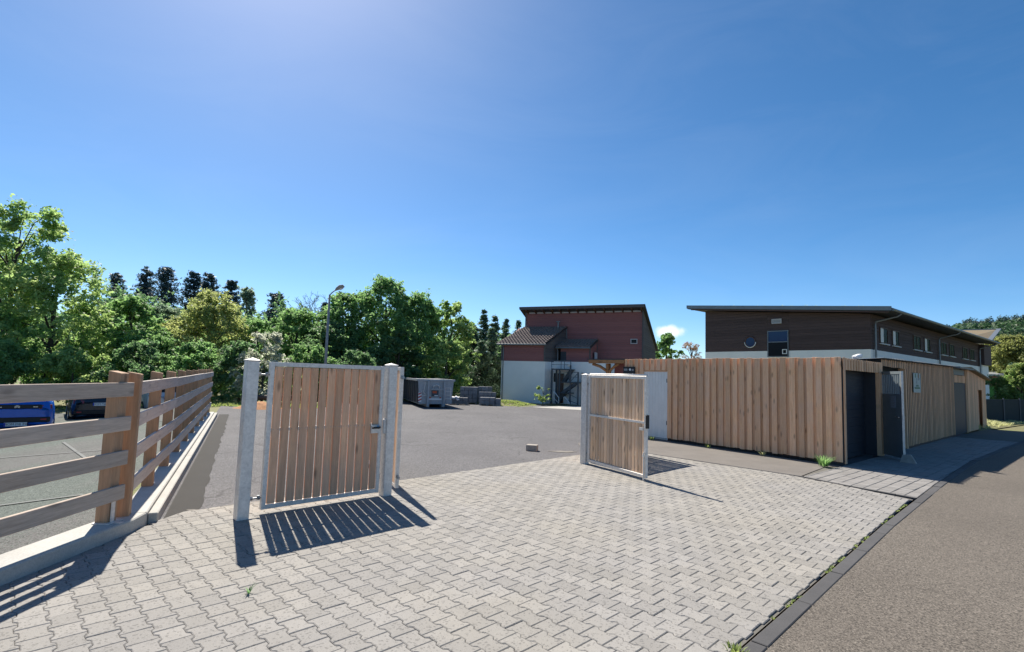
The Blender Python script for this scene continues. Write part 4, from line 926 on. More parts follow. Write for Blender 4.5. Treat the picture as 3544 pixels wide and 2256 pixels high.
pts = []
for k in range(1500):
    q = np.array([21.6, 24.6]) + np.array([.80, .60]) * rng.uniform(-.6, 10.5) + np.array([-.60, .80]) * rng.uniform(-.3, 4.5); pts.append((q[0], q[1], bankz(*q) - .02))
o = grass_field('bank_grass', rng, pts, .16, 10, .012, 'grassdry', .1); stuff(o); tag(o, 'dry tufty grass covering the bank', 'grass')
def vergez(u_, v_): return .24 * math.exp(-((v_ + 3.75) / .75) ** 2) * min(1, max(0, (u_ + 1.2) / .8)) * min(1, max(0, (3.9 - u_) / 1.2))
n = 24; V = []
for i in range(n):
    for j in range(n):
        u_ = -1.2 + 5.1 * i / (n - 1); v_ = -5.4 + 3.6 * j / (n - 1); q = B1o + np.array([cos(a1), sin(a1)]) * u_ + np.array([-sin(a1), cos(a1)]) * v_; V.append((q[0], q[1], -.035 + vergez(u_, v_)))
F = [(i * n + j, (i + 1) * n + j, (i + 1) * n + j + 1, i * n + j + 1) for i in range(n - 1) for j in range(n - 1)]
struct(npmesh('grass_verge', np.array(V), np.array(F), 'soil'))
pts = []
for k in range(1100):
    u_ = rng.uniform(-1.0, 3.6); v_ = -3.75 + rng.normal(0, .55); q = B1o + np.array([cos(a1), sin(a1)]) * u_ + np.array([-sin(a1), cos(a1)]) * v_; pts.append((q[0], q[1], -.04 + vergez(u_, v_)))
o = grass_field('verge_grass', rng, pts, .09, 9, .014, 'grass', .1); stuff(o); tag(o, 'strip of short sunlit grass in front of the white house wall', 'grass')
pts = []
for k in range(1500):
    s_ = rng.uniform(0, 1); x = -24 + 15.0 * s_; y = 23.6 + rng.uniform(0, 2.4) + (.9 * s_); pts.append((x, y, lot_z(x, y) - .06))
o = grass_field('lot_verge_grass', rng, pts, .16, 9, .016, 'grass', .12); stuff(o); tag(o, 'grass verge between the asphalt and the trees', 'grass')

# ------------------------------------------------------------------ foliage
def crown(rng, H, hb_, Wd, ncl, per, leaf, shape='round', lumps=.3):
    """leafy sprays along twigs, gathered into uneven boughs"""
    ph = rng.uniform(0, 6, 4); nb = int(ncl * 1.0); cl = []; P, N = [], []
    def env(t_, a):
        if shape == 'round': r = np.minimum(1, (t_ / .28 + .15) ** .7) * np.minimum(1, 1.25 * np.maximum(.02, 1 - t_) ** .5)
        elif shape == 'cone': r = (1 - t_ * .92) ** .9
        elif shape == 'bush': r = np.maximum(.15, 1 - t_ ** 2.2) ** .6
        else: r = .35 + .65 * np.sin(pi * np.minimum(1, t_ * .9 + .1))
        return Wd * r * (1 + lumps * np.sin(3 * a + 6 * t_ + ph[0]) * .6 + lumps * np.sin(5 * a - 11 * t_ + ph[1]) * .5)
    # boughs: centres that attract sprays
    bt_ = rng.uniform(0.02, 1, nb) ** .9; ba = rng.uniform(0, 2 * pi, nb); br_ = env(bt_, ba) * rng.uniform(.35, 1.0, nb) ** .6
    bc = np.stack([br_ * np.cos(ba), br_ * np.sin(ba), hb_ + (H - hb_) * bt_ * .96], 1); bR = rng.uniform(.12, .30, nb) * max(Wd, 1.1) * (1 - .4 * bt_)
    for c, R in zip(bc, bR): cl.append((c, R))
    ns = int(ncl * per / 26 * 1.75); k = rng.integers(0, nb, ns); d = dirs(rng, ns)
    sp = bc[k] + d * (bR[k] * rng.uniform(0, 1, ns) ** .45)[:, None] * np.array([1.15, 1.15, .8])
    sp[:, 2] = np.minimum(np.maximum(sp[:, 2], .05), H * 1.02)
    out = sp * np.array([1, 1, 0]); out /= np.maximum(np.linalg.norm(out, axis=1, keepdims=True), .05)
    sd = out * .75 + rng.normal(size=(ns, 3)) * .45 + np.array([0, 0, .30]) + d * .35; sd /= np.linalg.norm(sd, axis=1, keepdims=True)
    sl_ = rng.uniform(.05, .20, ns) * max(1.3, Wd) * (.7 + .6 * rng.uniform(0, 1, ns)); nl_ = 26
    f = rng.uniform(-.45, 1, (ns, nl_)); wob = rng.normal(size=(ns, nl_, 3)) * (sl_[:, None, None] * .30 * (1.05 - np.clip(f, 0, 1)[..., None] * .75))
    Q = sp[:, None, :] + sd[:, None, :] * (f * sl_[:, None])[..., None] + wob; Q[..., 2] -= (np.clip(f, 0, 1) ** 2 * sl_[:, None]) * .18
    Q = Q.reshape(-1, 3); NN = rng.normal(size=Q.shape) * .55 + np.array([0, 0, .6]) + np.repeat(d, nl_, 0) * .3
    ok = Q[:, 2] > .02; V, F = leaves(rng, Q[ok], NN[ok], leaf * .66, .55); return V, F, cl
def trunk_mesh(rng, H, r0, cl, nl, lean=(0, 0), top=.82, mat='bark', parent=None):
    m = MB(); n = 8; pts = []; rad = []
    for i in range(n):
        t_ = i / (n - 1); pts.append((lean[0] * t_ + rng.normal(0, .02 * H * t_ * .5), lean[1] * t_ + rng.normal(0, .02 * H * t_ * .5), -.15 + H * top * t_)); rad.append(r0 * (1 - .86 * t_) + .012)
    m.tube(pts, rad, 8)
    idx = rng.permutation(len(cl))[:nl]
    for k in idx:
        c = cl[k][0]; zt_ = max(.18 * H, min(c[2] - .15 * H, H * top * .9)); t_ = zt_ / (H * top); i = min(n - 2, int(t_ * (n - 1))); f = t_ * (n - 1) - i
        p = Vector(pts[i]).lerp(Vector(pts[i + 1]), f); q = Vector(c); mid = p.lerp(q, .5) + Vector((0, 0, .06 * H)); r = max(.014, rad[i] * .5); m.tube([p, mid, q], [r, r * .6, r * .18 + .004], 5, False)
    return m.build('trunk', mat, parent, smooth=True)
def broadleaf(name, label, x, y, H, Wd, seed, mat='leaf_mid', hb_=None, ncl=60, per=130, leaf=.16, shape='round', lean=(0, 0), bark='bark', nl=9, cat='tree', group=None, r0=None, sy=1.0):
    rng = np.random.default_rng(seed); z = lot_z(x, y) - .05 if y < 60 else -.1
    H = H - z; t_ = thing(name, label, cat, (x, y, z), rng.uniform(0, 6) if lean == (0, 0) else 0, group)
    hb_ = H * .22 if hb_ is None else hb_
    V, F, cl = crown(rng, H, hb_, Wd, ncl, per, leaf, shape)
    V[:, 0] += lean[0] * np.clip(V[:, 2] / H, 0, 1); V[:, 1] += lean[1] * np.clip(V[:, 2] / H, 0, 1)
    cl = [(c + np.array([lean[0] * c[2] / H, lean[1] * c[2] / H, 0]), R) for c, R in cl]
    npmesh('crown', V, F, mat, t_); trunk_mesh(rng, H, r0 or (.02 * H + .05), cl, nl, lean, .82, bark, t_); return t_
def conifer(name, label, x, y, H, Wd, seed, mat='needle', hb_=.1, droop=.25, group=None, pine=False, per=34, leaf=.15, ex=.8):
    rng = np.random.default_rng(seed); z = lot_z(x, y) - .05; H = H - z; t_ = thing(name, label, 'tree', (x, y, z), rng.uniform(0, 6), group)
    m = MB(); m.tube([(0, 0, -.1), (0, 0, H * .5), (0, 0, H * .97)], [.017 * H + .05, .012 * H, .012], 7); P, N = [], []
    nw = int(14 + H * 1.2)
    for k in range(nw):
        tt = (k + rng.uniform(0, .6)) / nw; zz = H * (hb_ + (1 - hb_) * tt * .97); r = Wd * ((1 - tt) ** ex if not pine else (.55 + .55 * sin(pi * (tt * .85 + .1))) * (1.0 if tt < .75 else max(.12, (1.02 - tt) * 3.6)))
        nb = rng.integers(5, 8) if not pine else rng.integers(3, 6)
        for b in range(nb):
            a = rng.uniform(0, 2 * pi); zb = zz + rng.normal(0, .022 * H) * (1 - tt * .6); L = r * rng.uniform(.45, 1.2) + .08; dz = -droop * L if not pine else L * rng.uniform(.15, .55)
            s = np.array([0, 0, zb]); e = np.array([L * cos(a), L * sin(a), zb + dz + (.12 * L if not pine else 0)])
            m.tube([tuple(s), tuple((s + e) / 2 + np.array([0, 0, .05 * L])), tuple(e)], [.03, .02, .006], 4, False)
            n_ = int(per * (.4 + .6 * L / Wd)); f = rng.uniform(.15 if not pine else .45, 1.05, n_) ** .8; q = s + (e - s) * f[:, None] + rng.normal(size=(n_, 3)) * np.array([.11, .11, .07]) * (.5 + .9 * L) * (1 if not pine else 1.25)
            if not pine: q[:, 2] -= rng.uniform(0, .22, n_) * L * .6
            P.append(q); N.append(rng.normal(size=(n_, 3)) * .6 + np.array([.2 * cos(a), .2 * sin(a), .7]))
    V, F = leaves(rng, np.concatenate(P), np.concatenate(N), leaf, .42); npmesh('crown', V, F, mat, t_); m.build('trunk', 'bark', t_, smooth=True); return t_

# the wood behind the single trees reads as one mass
rng = np.random.default_rng(77); Qs, Ns = [], []
for k in range(5200):
    s_ = rng.uniform(0, 1); x = -75 + 76 * s_; y = 47 + rng.uniform(-2.5, 4) - 8 * (1 - s_); top = 5.6 + 1.1 * sin(x * .55) + .8 * sin(x * 1.37 + 2) + 2.5 * (1 - s_) - 1.2 * s_
    zz = top * rng.uniform(.02, 1) ** .8; c = np.array([x, y, zz]); d = rng.normal(size=3) * .5 + np.array([0, -.4, .35]); L = rng.uniform(.4, 1.0); f = rng.uniform(-.4, 1, 22)
    q = c + d * (f * L)[:, None] + rng.normal(size=(22, 3)) * .26 * L; Qs.append(q); Ns.append(rng.normal(size=(22, 3)) * .6 + np.array([0, -.2, .6]))
V, F = leaves(rng, np.concatenate(Qs), np.concatenate(Ns), .17, .6); o = npmesh('background_wood', V, F, 'leaf_dark'); stuff(o); tag(o, 'dark mass of woodland behind the single trees', 'wood')
GT = 'broadleaf trees along the wood edge'
broadleaf('leafy_tree', 'tallest tree at far left with open crown and visible dark leaning trunk', -27.7, 28.0, 10.4, 2.75, 1, 'leaf_bright', 5.0, 58, 120, .15, 'oval', (1.0, 0), 'bark', 24, group=GT, r0=.24)
broadleaf('leafy_tree', 'broad bright green tree below the tallest tree at the left', -24.2, 27.4, 7.7, 3.3, 2, 'leaf_bright', 1.2, 95, 130, .15, group=GT)
broadleaf('leafy_tree', 'bright green tree cut off by the left picture edge', -29.6, 28.5, 8.8, 3.2, 3, 'leaf_bright', 1.4, 90, 130, .15, group=GT)
broadleaf('leafy_tree', 'yellowish green tree where the left tree mass steps down to the pines', -22.2, 30.4, 5.7, 2.2, 4, 'leaf_mid', 1.0, 70, 130, .15, group=GT)
broadleaf('leafy_tree', 'grey green tree in front of the pine row', -22.1, 33.0, 5.5, 2.1, 7, 'leaf_grey', .8, 65, 120, .14, group=GT)
broadleaf('leafy_tree', 'mid green tree between the grey green and olive trees', -20.4, 35.5, 4.6, 1.9, 8, 'leaf_mid', .6, 55, 120, .15, group=GT)
broadleaf('leafy_tree', 'olive yellow tree with thin fanned branches behind the fence end', -19.0, 33.0, 6.5, 2.7, 9, 'leaf_olive', .9, 115, 120, .125, 'round', (0.01, 0), 'bark', 22, group=GT)
broadleaf('leafy_tree', 'small tree with olive leaves right of the fanned olive tree', -16.8, 34.5, 5.0, 1.9, 10, 'leaf_mid', .8, 55, 120, .14, group=GT)
broadleaf('leafy_tree', 'tall pale green tree just left of the dark conifer', -24.6, 48.0, 9.2, 2.0, 11, 'leaf_grey', 2.5, 50, 110, .18, 'cone', group=GT)
broadleaf('leafy_tree', 'rounded green tree left of the street lamp', -14.9, 36.0, 6.0, 2.3, 12, 'leaf_mid', .5, 80, 125, .15, group=GT)
broadleaf('leafy_tree', 'green tree right behind the street lamp', -12.0, 37.0, 7.3, 2.5, 13, 'leaf_mid', .6, 105, 125, .15, group=GT)
broadleaf('leafy_tree', 'highest green tree of the middle group right of the lamp', -9.2, 37.4, 8.6, 3.0, 14, 'leaf_mid', .8, 150, 130, .15, group=GT)
broadleaf('leafy_tree', 'bright green tree behind the grey skip', -6.9, 38.2, 7.6, 2.7, 15, 'leaf_mid', .7, 125, 130, .15, group=GT)
broadleaf('leafy_tree', 'light green slender tree next to the spruces', -4.6, 39.2, 7.3, 1.9, 16, 'leaf_bright', .6, 90, 125, .14, 'oval', group=GT)
broadleaf('leafy_tree', 'dark shaded tree low behind the skip', -7.6, 35.4, 4.6, 2.1, 17, 'leaf_dark', .5, 70, 120, .15, group=GT)
broadleaf('leafy_tree', 'drooping bright branches over the right end of the skip', -4.4, 35.6, 4.2, 1.6, 18, 'leaf_bright', .8, 45, 120, .14, group=GT)
broadleaf('leafy_tree', 'dark leafy tree behind the narrow gate', -12.2, 34.6, 5.2, 2.2, 19, 'leaf_dark', .5, 70, 120, .15, group=GT)
broadleaf('leafy_tree', 'mid green tree in the gap left of the lamp pole', -16.6, 39.5, 6.4, 2.2, 20, 'leaf_mid', .6, 60, 110, .17, group=GT)
GB = 'shrubs along the parking lot'
sh = [(-26.5, 23.6, 3.2, 2.0, 'leaf_dark', 'dark shrub behind the blue car'), (-23.6, 24.3, 2.7, 1.8, 'leaf_mid', 'bright leafed shrub above the dark car'),
      (-21.0, 25.2, 2.5, 1.7, 'leaf_bright', 'yellow green shrub right of the dark car roof'), (-18.6, 26.3, 2.9, 1.7, 'leaf_dark', 'dark shrub behind the first fence posts'),
      (-16.4, 27.3, 3.0, 1.7, 'leaf_mid', 'leafy shrub in the middle of the row behind the fence'), (-14.4, 28.0, 3.1, 1.7, 'leaf_dark', 'dark shrub at the far end of the fence'),
      (-29.5, 22.0, 3.4, 2.2, 'leaf_dark', 'large dark shrub at the left picture edge'), (-11.6, 30.0, 3.2, 1.8, 'leaf_mid', 'green shrub behind the narrow gate'),
      (-9.4, 31.6, 2.9, 1.8, 'leaf_dark', 'dark shrub left of the skip'), (-20.2, 29.3, 3.6, 2.0, 'leaf_mid', 'taller shrub between the cars and grey green tree'), (-25.2, 26.6, 4.2, 2.2, 'leaf_mid', 'shrub under the broad bright tree')]
for k, (x, y, h, w_, mt, lab) in enumerate(sh): broadleaf('shrub', lab, x, y, h, w_, 40 + k, mt, .05, 55, 130, .12, 'bush', nl=6, cat='shrub', group=GB, r0=.06)
broadleaf('blossom_shrub', 'whitish blossoming shrub between the gate post and the lamp', -12.9, 27.4, 3.6, 1.35, 60, 'leaf_pale', .15, 60, 120, .10, 'bush', nl=8, cat='shrub', r0=.06)
GPN = 'dark pines on the skyline'
for k, (x, h, s_) in enumerate(((-42.2, 11.6, 1.35), (-39.7, 12.4, 1.5), (-36.9, 12.4, 1.9), (-34.5, 12.2, 1.45), (-32.4, 11.9, 1.4), (-30.5, 11.4, 1.3))):
    conifer('pine_tree', ('first', 'second', 'third', 'fourth', 'fifth', 'sixth')[k] + ' dark pine from the left on the skyline', x, 55 + (k % 2), h, s_ * 1.15, 80 + k, 'needle', .25, -.18, GPN, False, 60, .15, .42)
conifer('conifer', 'dark rounded conifer standing alone left of the bare tree', -21.0, 46, 8.7, 1.8, 90, 'needle', .08, -.1, None, False, 75, .14, .5)
conifer('conifer', 'dark conifer top behind the street lamp head', -14.8, 41, 7.2, 1.3, 91, 'needle', .1, -.1, None, False, 50, .13, .5)
for k, (x, y, h) in enumerate(((-3.9, 50, 6.9), (-2.6, 48, 8.0), (-1.65, 50, 7.9), (-.55, 52, 7.7), (.7, 54, 7.7), (-3.2, 44, 6.2), (-1.7, 43.6, 5.9), (-2.4, 41.5, 4.6), (-.6, 46.5, 6.2))):
    conifer('spruce', ('leftmost', 'tallest', 'third', 'fourth', 'rightmost', 'front left', 'front right', 'nearest', 'shaded')[k] + ' spruce of the group left of the red house', x, y, h, 1.75, 100 + k, 'needle_green', .03, .3, 'spruces left of the red house', False, 75, .13)
# bare tree
rng = np.random.default_rng(44); bt = thing('bare_tree', 'leafless tree with fine twigs behind the street lamp', 'tree', (-15.6, 42, -.3)); m = MB()
def grow(p, d, L, r, lv):
    q = p + d * L; m.tube([p, p.lerp(q, .5) + Vector(rng.normal(0, .04 * L, 3)), q], [r, r * .8, r * .6], 5 if lv < 3 else 3, False)
    if lv >= 6: return
    for k in range(2 if lv < 2 else int(rng.integers(2, 4))):
        nd = (d + Vector(rng.normal(0, .42, 3)) + Vector((0, 0, .12 if lv < 4 else -.05))).normalized(); grow(q, nd, L * rng.uniform(.62, .85), max(.014, r * .62), lv + 1)
for k in range(4): grow(Vector((0, 0, 3.2)), Vector((rng.normal(0, .35), rng.normal(0, .3), 1)).normalized(), 1.55, .09, 1)
m.tube([(0, 0, -.1), (.05, 0, 1.6), (0, 0, 3.25)], [.2, .16, .12], 8); m.build('branches', 'bark_grey', bt)
# trees right of the red house and at the right edge
broadleaf('leafy_tree', 'small green tree right behind the gable of the red house', 17.3, 58, 7.0, 1.9, 61, 'leaf_mid', .5, 70, 120, .19)
broadleaf('bare_shrub', 'brownish twiggy shrub between the red house and the brown house', 20.6, 60, 6.8, 1.9, 62, 'twig', .4, 45, 70, .10, cat='shrub', nl=40)
broadleaf('leafy_tree', 'low green tree against the left corner of the brown house', 22.6, 58, 6.1, 1.5, 63, 'leaf_grey', .3, 45, 110, .18)
broadleaf('leafy_tree', 'golden green tree above the green building', 89.5, 93, 11.6, 5.9, 64, 'leaf_gold', 3.4, 170, 150, .30)
broadleaf('leafy_tree', 'round bright green tree in front of the green building', 39.0, 40, 3.9, 1.75, 65, 'leaf_lime', .9, 85, 140, .13)
# small tree by the house, weeds
broadleaf('young_tree', 'young bright green tree in front of the white house wall', 2.10, 33.3, 1.28, .42, 70, 'leaf_lime', .25, 12, 26, .10, 'oval', nl=8, r0=.02)
def weed(name, label, x, y, h, n, r, seed, wid=.008, mat='grass', z=0):
    rng = np.random.default_rng(seed); V, F = tuft_mesh(rng, n, h, r, wid, .9); V += np.array([x, y, z]); o = npmesh(name, V, F, mat); return tag(o, label, 'weed')
weed('grass_tuft', 'green grass tuft at the foot of the shed corner', 7.02, 11.80, .30, 110, .10, 1, .008, 'leaf_mid')
weed('grass_sprig', 'single small grass sprig growing between paving stones', -2.02, 4.30, .085, 7, .010, 2, .006, 'leaf_dark')
weed('weed_tuft', 'weed at the paving corner of the kerb in the foreground', 1.55, 3.63, .05, 50, .07, 3, .006, 'grass')
weed('weed_tuft', 'tiny weed by the wall below the shed boards, left one', 5.45, 14.45, .12, 22, .05, 5, .008, 'grass'); weed('weed_tuft', 'tiny weed by the wall below the shed boards, right one', 6.35, 13.25, .13, 26, .06, 6, .008, 'grassdry')
weed('weed_tuft', 'small weed below the white side door', 4.3, 15.9, .14, 26, .06, 7, .01, 'grass')
rng = np.random.default_rng(9); pts = []
for k in range(150):
    s_ = rng.uniform(0, 1) ** .8; a = np.array([1.2, 3.29]); b = np.array([6.55, 8.64]); q = a + (b - a) * s_ + rng.normal(0, .008, 2)
    if sin(s_ * 37) + sin(s_ * 91) > .1: pts.append((q[0], q[1], -.01))
o = grass_field('kerb_moss', rng, pts, .022, 10, .004, 'grass', .018); stuff(o); tag(o, 'thin line of moss and weeds in the joint along the kerb', 'weeds')

# ------------------------------------------------------------------ hill with wood
V = []; n1, n2 = 60, 26
for i in range(n1):
    az = radians(30 + 55 * i / (n1 - 1))     # from the view axis to the right
    for j in range(n2):
        d = 170 + 330 * j / (n2 - 1); s_ = min(1, max(0, (d - 170) / 230)); rise = s_ * s_ * (3 - 2 * s_)
        e_ = min(1, max(0, (math.degrees(az) - 33) / 8.0)); V.append((d * sin(az), d * cos(az), -.5 + rise * (33 * e_ * e_ * (3 - 2 * e_) + 7 * e_ * sin(az * 9) * .3 + .12 * (math.degrees(az) - 40))))
F = [(i * n2 + j, (i + 1) * n2 + j, (i + 1) * n2 + j + 1, i * n2 + j + 1) for i in range(n1 - 1) for j in range(n2 - 1)]
HV = np.array(V); plain('hillsoil', (.03, .055, .02), .95, var=.3, scale=.05); struct(npmesh('hill', HV, np.array(F), 'hillsoil'))
rng = np.random.default_rng(21); P, N, P2, N2 = [], [], [], []
for k in range(3600):
    i = rng.integers(2, n1 - 20); j = rng.integers(1, n2 - 6); f, g_ = rng.uniform(0, 1, 2); b = HV[i * n2 + j] * (1 - f) + HV[(i + 1) * n2 + j] * f; b = b * (1 - g_) + (HV[i * n2 + j + 1] * (1 - f) + HV[(i + 1) * n2 + j + 1] * f) * g_
    if b[2] < .5: continue
    R = rng.uniform(2.2, 3.8); dark = (j > n2 - 13 and i < n1 * .26) or rng.uniform() < .10; n_ = 95
    d = dirs(rng, n_); d[:, 2] = np.abs(d[:, 2]) * 1.1 - .2
    if dark: q = b + np.array([0, 0, 3.0]) + d * np.array([R * .5, R * .5, R * 1.9]) * rng.uniform(.7, 1, n_)[:, None]; P2.append(q); N2.append(d + rng.normal(size=(n_, 3)) * .3)
    else: q = b + np.array([0, 0, 4.2]) + d * np.array([R, R, R * .9]) * rng.uniform(.75, 1.05, n_)[:, None]; P.append(q); N.append(d + rng.normal(size=(n_, 3)) * .35)
V, F = leaves(rng, np.concatenate(P), np.concatenate(N), .62, .8); o = npmesh('hill_forest', V, F, 'forest'); stuff(o); tag(o, 'green wooded hillside far away at the right', 'forest')
V, F = leaves(rng, np.concatenate(P2), np.concatenate(N2), .45, .7); o = npmesh('hill_conifers', V, F, 'forest_dark'); stuff(o); tag(o, 'dark conifers mixed into the wooded hillside', 'forest')

# ------------------------------------------------------------------ street lamp, skip, stacks, small things
lp = thing('street_lamp', 'grey street lamp with angled head among the trees', 'street lamp', (-9.56, 27, -.05))
m = MB(); m.tube([(0, 0, -.2), (0, 0, 3), (0, 0, 5.75)], [.085, .07, .05], 10); m.build('pole', 'lampgrey', lp, smooth=True)
m = MB(); m.tube([(0, 0, 5.72), (.12, 0, 5.86), (.32, 0, 6.02)], .032, 8); m.build('arm', 'lampgrey', lp, smooth=True)
hd_ = MB(); hd_.tube([(.28, 0, 5.98), (.36, 0, 6.06), (.52, 0, 6.17), (.66, 0, 6.20), (.74, 0, 6.17)], [.035, .085, .115, .10, .03], 12); hd_.build('lamp_head', 'stone', lp, smooth=True)
m = MB(); m.tube([(.44, 0, 6.03), (.56, 0, 6.07), (.68, 0, 6.10)], [.03, .065, .03], 10); m.build('lens', 'whitedoor', lp, smooth=True)
# skip: local x across the hook end, y along the length
sk_a = math.atan2(.34, .94); sk = thing('roll_off_skip', 'grey steel roll-off skip with red and white warning chevrons', 'skip', (-4.85, 27.6, 0), sk_a)
Wk, Lk = 1.92, 6.0
bd = MB(); bd.hexa([(.10, 0, .16), (Wk - .10, 0, .16), (Wk - .10, Lk, .16), (.10, Lk, .16)], [(0, 0, 1.44), (Wk, 0, 1.44), (Wk, Lk, 1.44), (0, Lk, 1.44)]); bd.build('body', 'skip', sk)
for k in range(8): y = .25 + k * .78; m = MB(); m.hexa([(.02, y, .2), (.10, y, .2), (.10, y + .10, .2), (.02, y + .10, .2)], [(-.07, y, 1.36), (.0, y, 1.36), (.0, y + .10, 1.36), (-.07, y + .10, 1.36)]); m.build('side_rib', 'skipside', sk)
MB().hexa([(.085, .03, .2), (.095, .03, .2), (.095, Lk, .2), (.085, Lk, .2)], [(-.012, .03, 1.34), (-.004, .03, 1.34), (-.004, Lk, 1.34), (-.012, Lk, 1.34)]).build('side_sheet', 'skipside', sk)
m = MB(); m.bar((-.03, -.03, 1.42), (-.03, Lk, 1.42), .1, .1); m.bar((Wk + .03, -.03, 1.42), (Wk + .03, Lk, 1.42), .1, .1); m.bar((-.05, -.02, 1.42), (Wk + .05, -.02, 1.42), .1, .1); m.build('top_rim', 'skip', sk)
for x in (.56, 1.36): MB().box(x - .06, x + .06, -.08, Lk, .0, .17).build('skid', 'skip', sk)
for x in (.54, 1.40): MB().box(x - .045, x + .045, -.14, -.005, .05, 1.36).build('hook_frame_post', 'skip', sk)
MB().box(.58, 1.36, -.10, -.02, .90, .98).build('cross_beam', 'skip', sk)
m = MB(); m.tube([(.80, -.08, .98), (.82, -.1, 1.12), (.97, -.1, 1.18), (1.12, -.1, 1.12), (1.14, -.08, .98)], .028, 8); m.build('hook_bar', 'galv', sk, smooth=True)
MB().box(.74, 1.10, -.06, -.005, .56, .88).build('tool_box', 'steel', sk); MB().box(.78, 1.0, -.066, -.061, .73, .85).build('sticker', 'orange', sk); MB().box(.88, 1.08, -.066, -.061, .58, .63).build('sticker', 'white', sk)
MB().box(.60, 1.28, -.05, -.005, .38, .46).build('plate_strip', 'white', sk); MB().box(.62, .70, -.056, -.051, .46, .53).build('reflector', 'orange', sk); MB().box(1.16, 1.24, -.056, -.051, .46, .53).build('reflector', 'orange', sk)
for x0, w_ in ((.04, .17), (1.64, .12)):
    pb = MB().box(x0, x0 + w_, -.016, -.004, .27, .76).build('warning_board', 'white', sk)
    for k in range(3):
        z = .29 + k * .165; s_ = 1 if x0 < 1 else -1; xa, xb = (x0, x0 + w_) if s_ > 0 else (x0 + w_, x0)
        mm = MB(); mm.add([(xa, -.018, z), (xb, -.018, z + .08), (xb, -.018, z + .16), (xa, -.018, z + .08)], [(0, 1, 2, 3) if s_ > 0 else (3, 2, 1, 0)]); mm.build('red_stripe', 'red', pb)
ld = MB()
for x in (1.46, 1.76): ld.box(x - .02, x + .02, -.06, -.03, .40, 1.06)
for k in range(4): ld.box(1.46, 1.76, -.055, -.035, .44 + k * .19, .465 + k * .19)
ld.build('ladder', 'galv', sk); MB().box(1.50, 1.84, -.03, -.005, .2, 1.1).build('end_door', 'skip', sk)
m = MB(); m.tube([(.38, -.03, 1.3), (.34, -.05, 1.0), (.30, -.06, .78), (.42, -.05, .66)], .018, 6); m.tube([(.22, -.05, .86), (.16, -.06, .74), (.24, -.05, .58), (.46, -.05, .62)], .014, 6); m.build('lever', 'galv', sk)
# stacks of grey concrete blocks
def stack(label, x, y, rz, nx_, ny_, nz_, bx, by, bz, group='stacks of grey blocks'):
    t_ = thing('block_stack', label, 'block stack', (x, y, 0), rz, group); W_, D_ = nx_ * bx, ny_ * by
    MB().box(0, W_, 0, D_, .04, .07).build('pallet_deck', 'stone', t_)
    for k in range(3): MB().box(k * (W_ - .1) / 2, k * (W_ - .1) / 2 + .1, 0, D_, -.03, .038).build('pallet_runner', 'stone', t_)
    base = None
    for k in range(nz_):
        for j in range(ny_):
            for i in range(nx_):
                if base is None: base = MB().box(.006, bx - .006, .006, by - .006, .004, bz - .004).build('block', 'blocks', t_, bevel=.01, loc=(i * bx, j * by, .07 + k * bz))
                else: inst(base, t_, (i * bx + random.gauss(0, .004), j * by, .07 + k * bz))
    return t_
stack('tall left stack of grey blocks behind the white covered pallet', -3.10, 32.5, radians(-2), 4, 3, 4, .265, .3, .235)
stack('tall right stack of grey blocks farthest back beside the house', -2.02, 32.9, radians(-2), 4, 2, 4, .215, .3, .245)
stack('middle stack of grey blocks in front of the tall right stack', -1.9, 32.0, radians(-3), 4, 1, 3, .26, .3, .225)
stack('low stack of grey blocks at the right end next to the house corner', -1.80, 31.2, radians(-3), 3, 2, 2, .30, .28, .19)
stack('lowest pair of blocks beside the house corner', -.86, 31.25, radians(-3), 1, 2, 1, .30, .28, .33)
stack('low pallet of grey blocks under a white sheet', -3.62, 31.0, radians(3), 4, 2, 2, .28, .3, .165)
n_ = 18; V = []
for i in range(n_):
    for j in range(8):
        x = .02 + .62 * i / (n_ - 1); y = -.03 + .60 * j / 7; z = .42 + .03 * sin(i * 1.3 + j) * cos(j * 1.1) + .025 * sin(i * .7)
        if j == 0: z -= .10 + .09 * (1 if i > 12 else 0)
        V.append((x, y, z))
F = [(i * 8 + j, (i + 1) * 8 + j, (i + 1) * 8 + j + 1, i * 8 + j + 1) for i in range(n_ - 1) for j in range(7)]
o = npmesh('white_sheet', np.array(V), np.array(F), 'cloth'); o.location = (-3.62, 30.99, .02); o.rotation_euler = (0, 0, radians(3)); sm_ = o.modifiers.new('thick', 'SOLIDIFY'); sm_.thickness = .012; tag(o, 'white plastic sheet crumpled over the low pallet of blocks', 'sheet')
for p in o.data.polygons: p.use_smooth = True
# orange bark heap with logs
rng = np.random.default_rng(33); n_ = 20; V = []
for i in range(n_):
    for j in range(n_):
        x, y = -1.5 + 3 * i / (n_ - 1), -1.0 + 2 * j / (n_ - 1); V.append((x, y, -.12 + .42 * math.exp(-(x * x / .9 + y * y / .45)) + rng.normal(0, .02)))
F = [(i * n_ + j, (i + 1) * n_ + j, (i + 1) * n_ + j + 1, i * n_ + j + 1) for i in range(n_ - 1) for j in range(n_ - 1)]
o = npmesh('bark_heap', np.array(V), np.array(F), 'mulch'); o.location = (-11.2, 23.6, -.03); tag(o, 'small heap of orange wood chips beyond the gate post', 'heap')
lg = MB().tube([(-12.4, 24.9, .38), (-10.2, 24.7, .42)], .12, 10).build('log', 'bark', None, smooth=True); tag(lg, 'dark log lying behind the orange chip heap', 'log')
plain('sandpatch', (.185, .172, .155), .95, var=.3, scale=6, fine=60, fmix=.5)
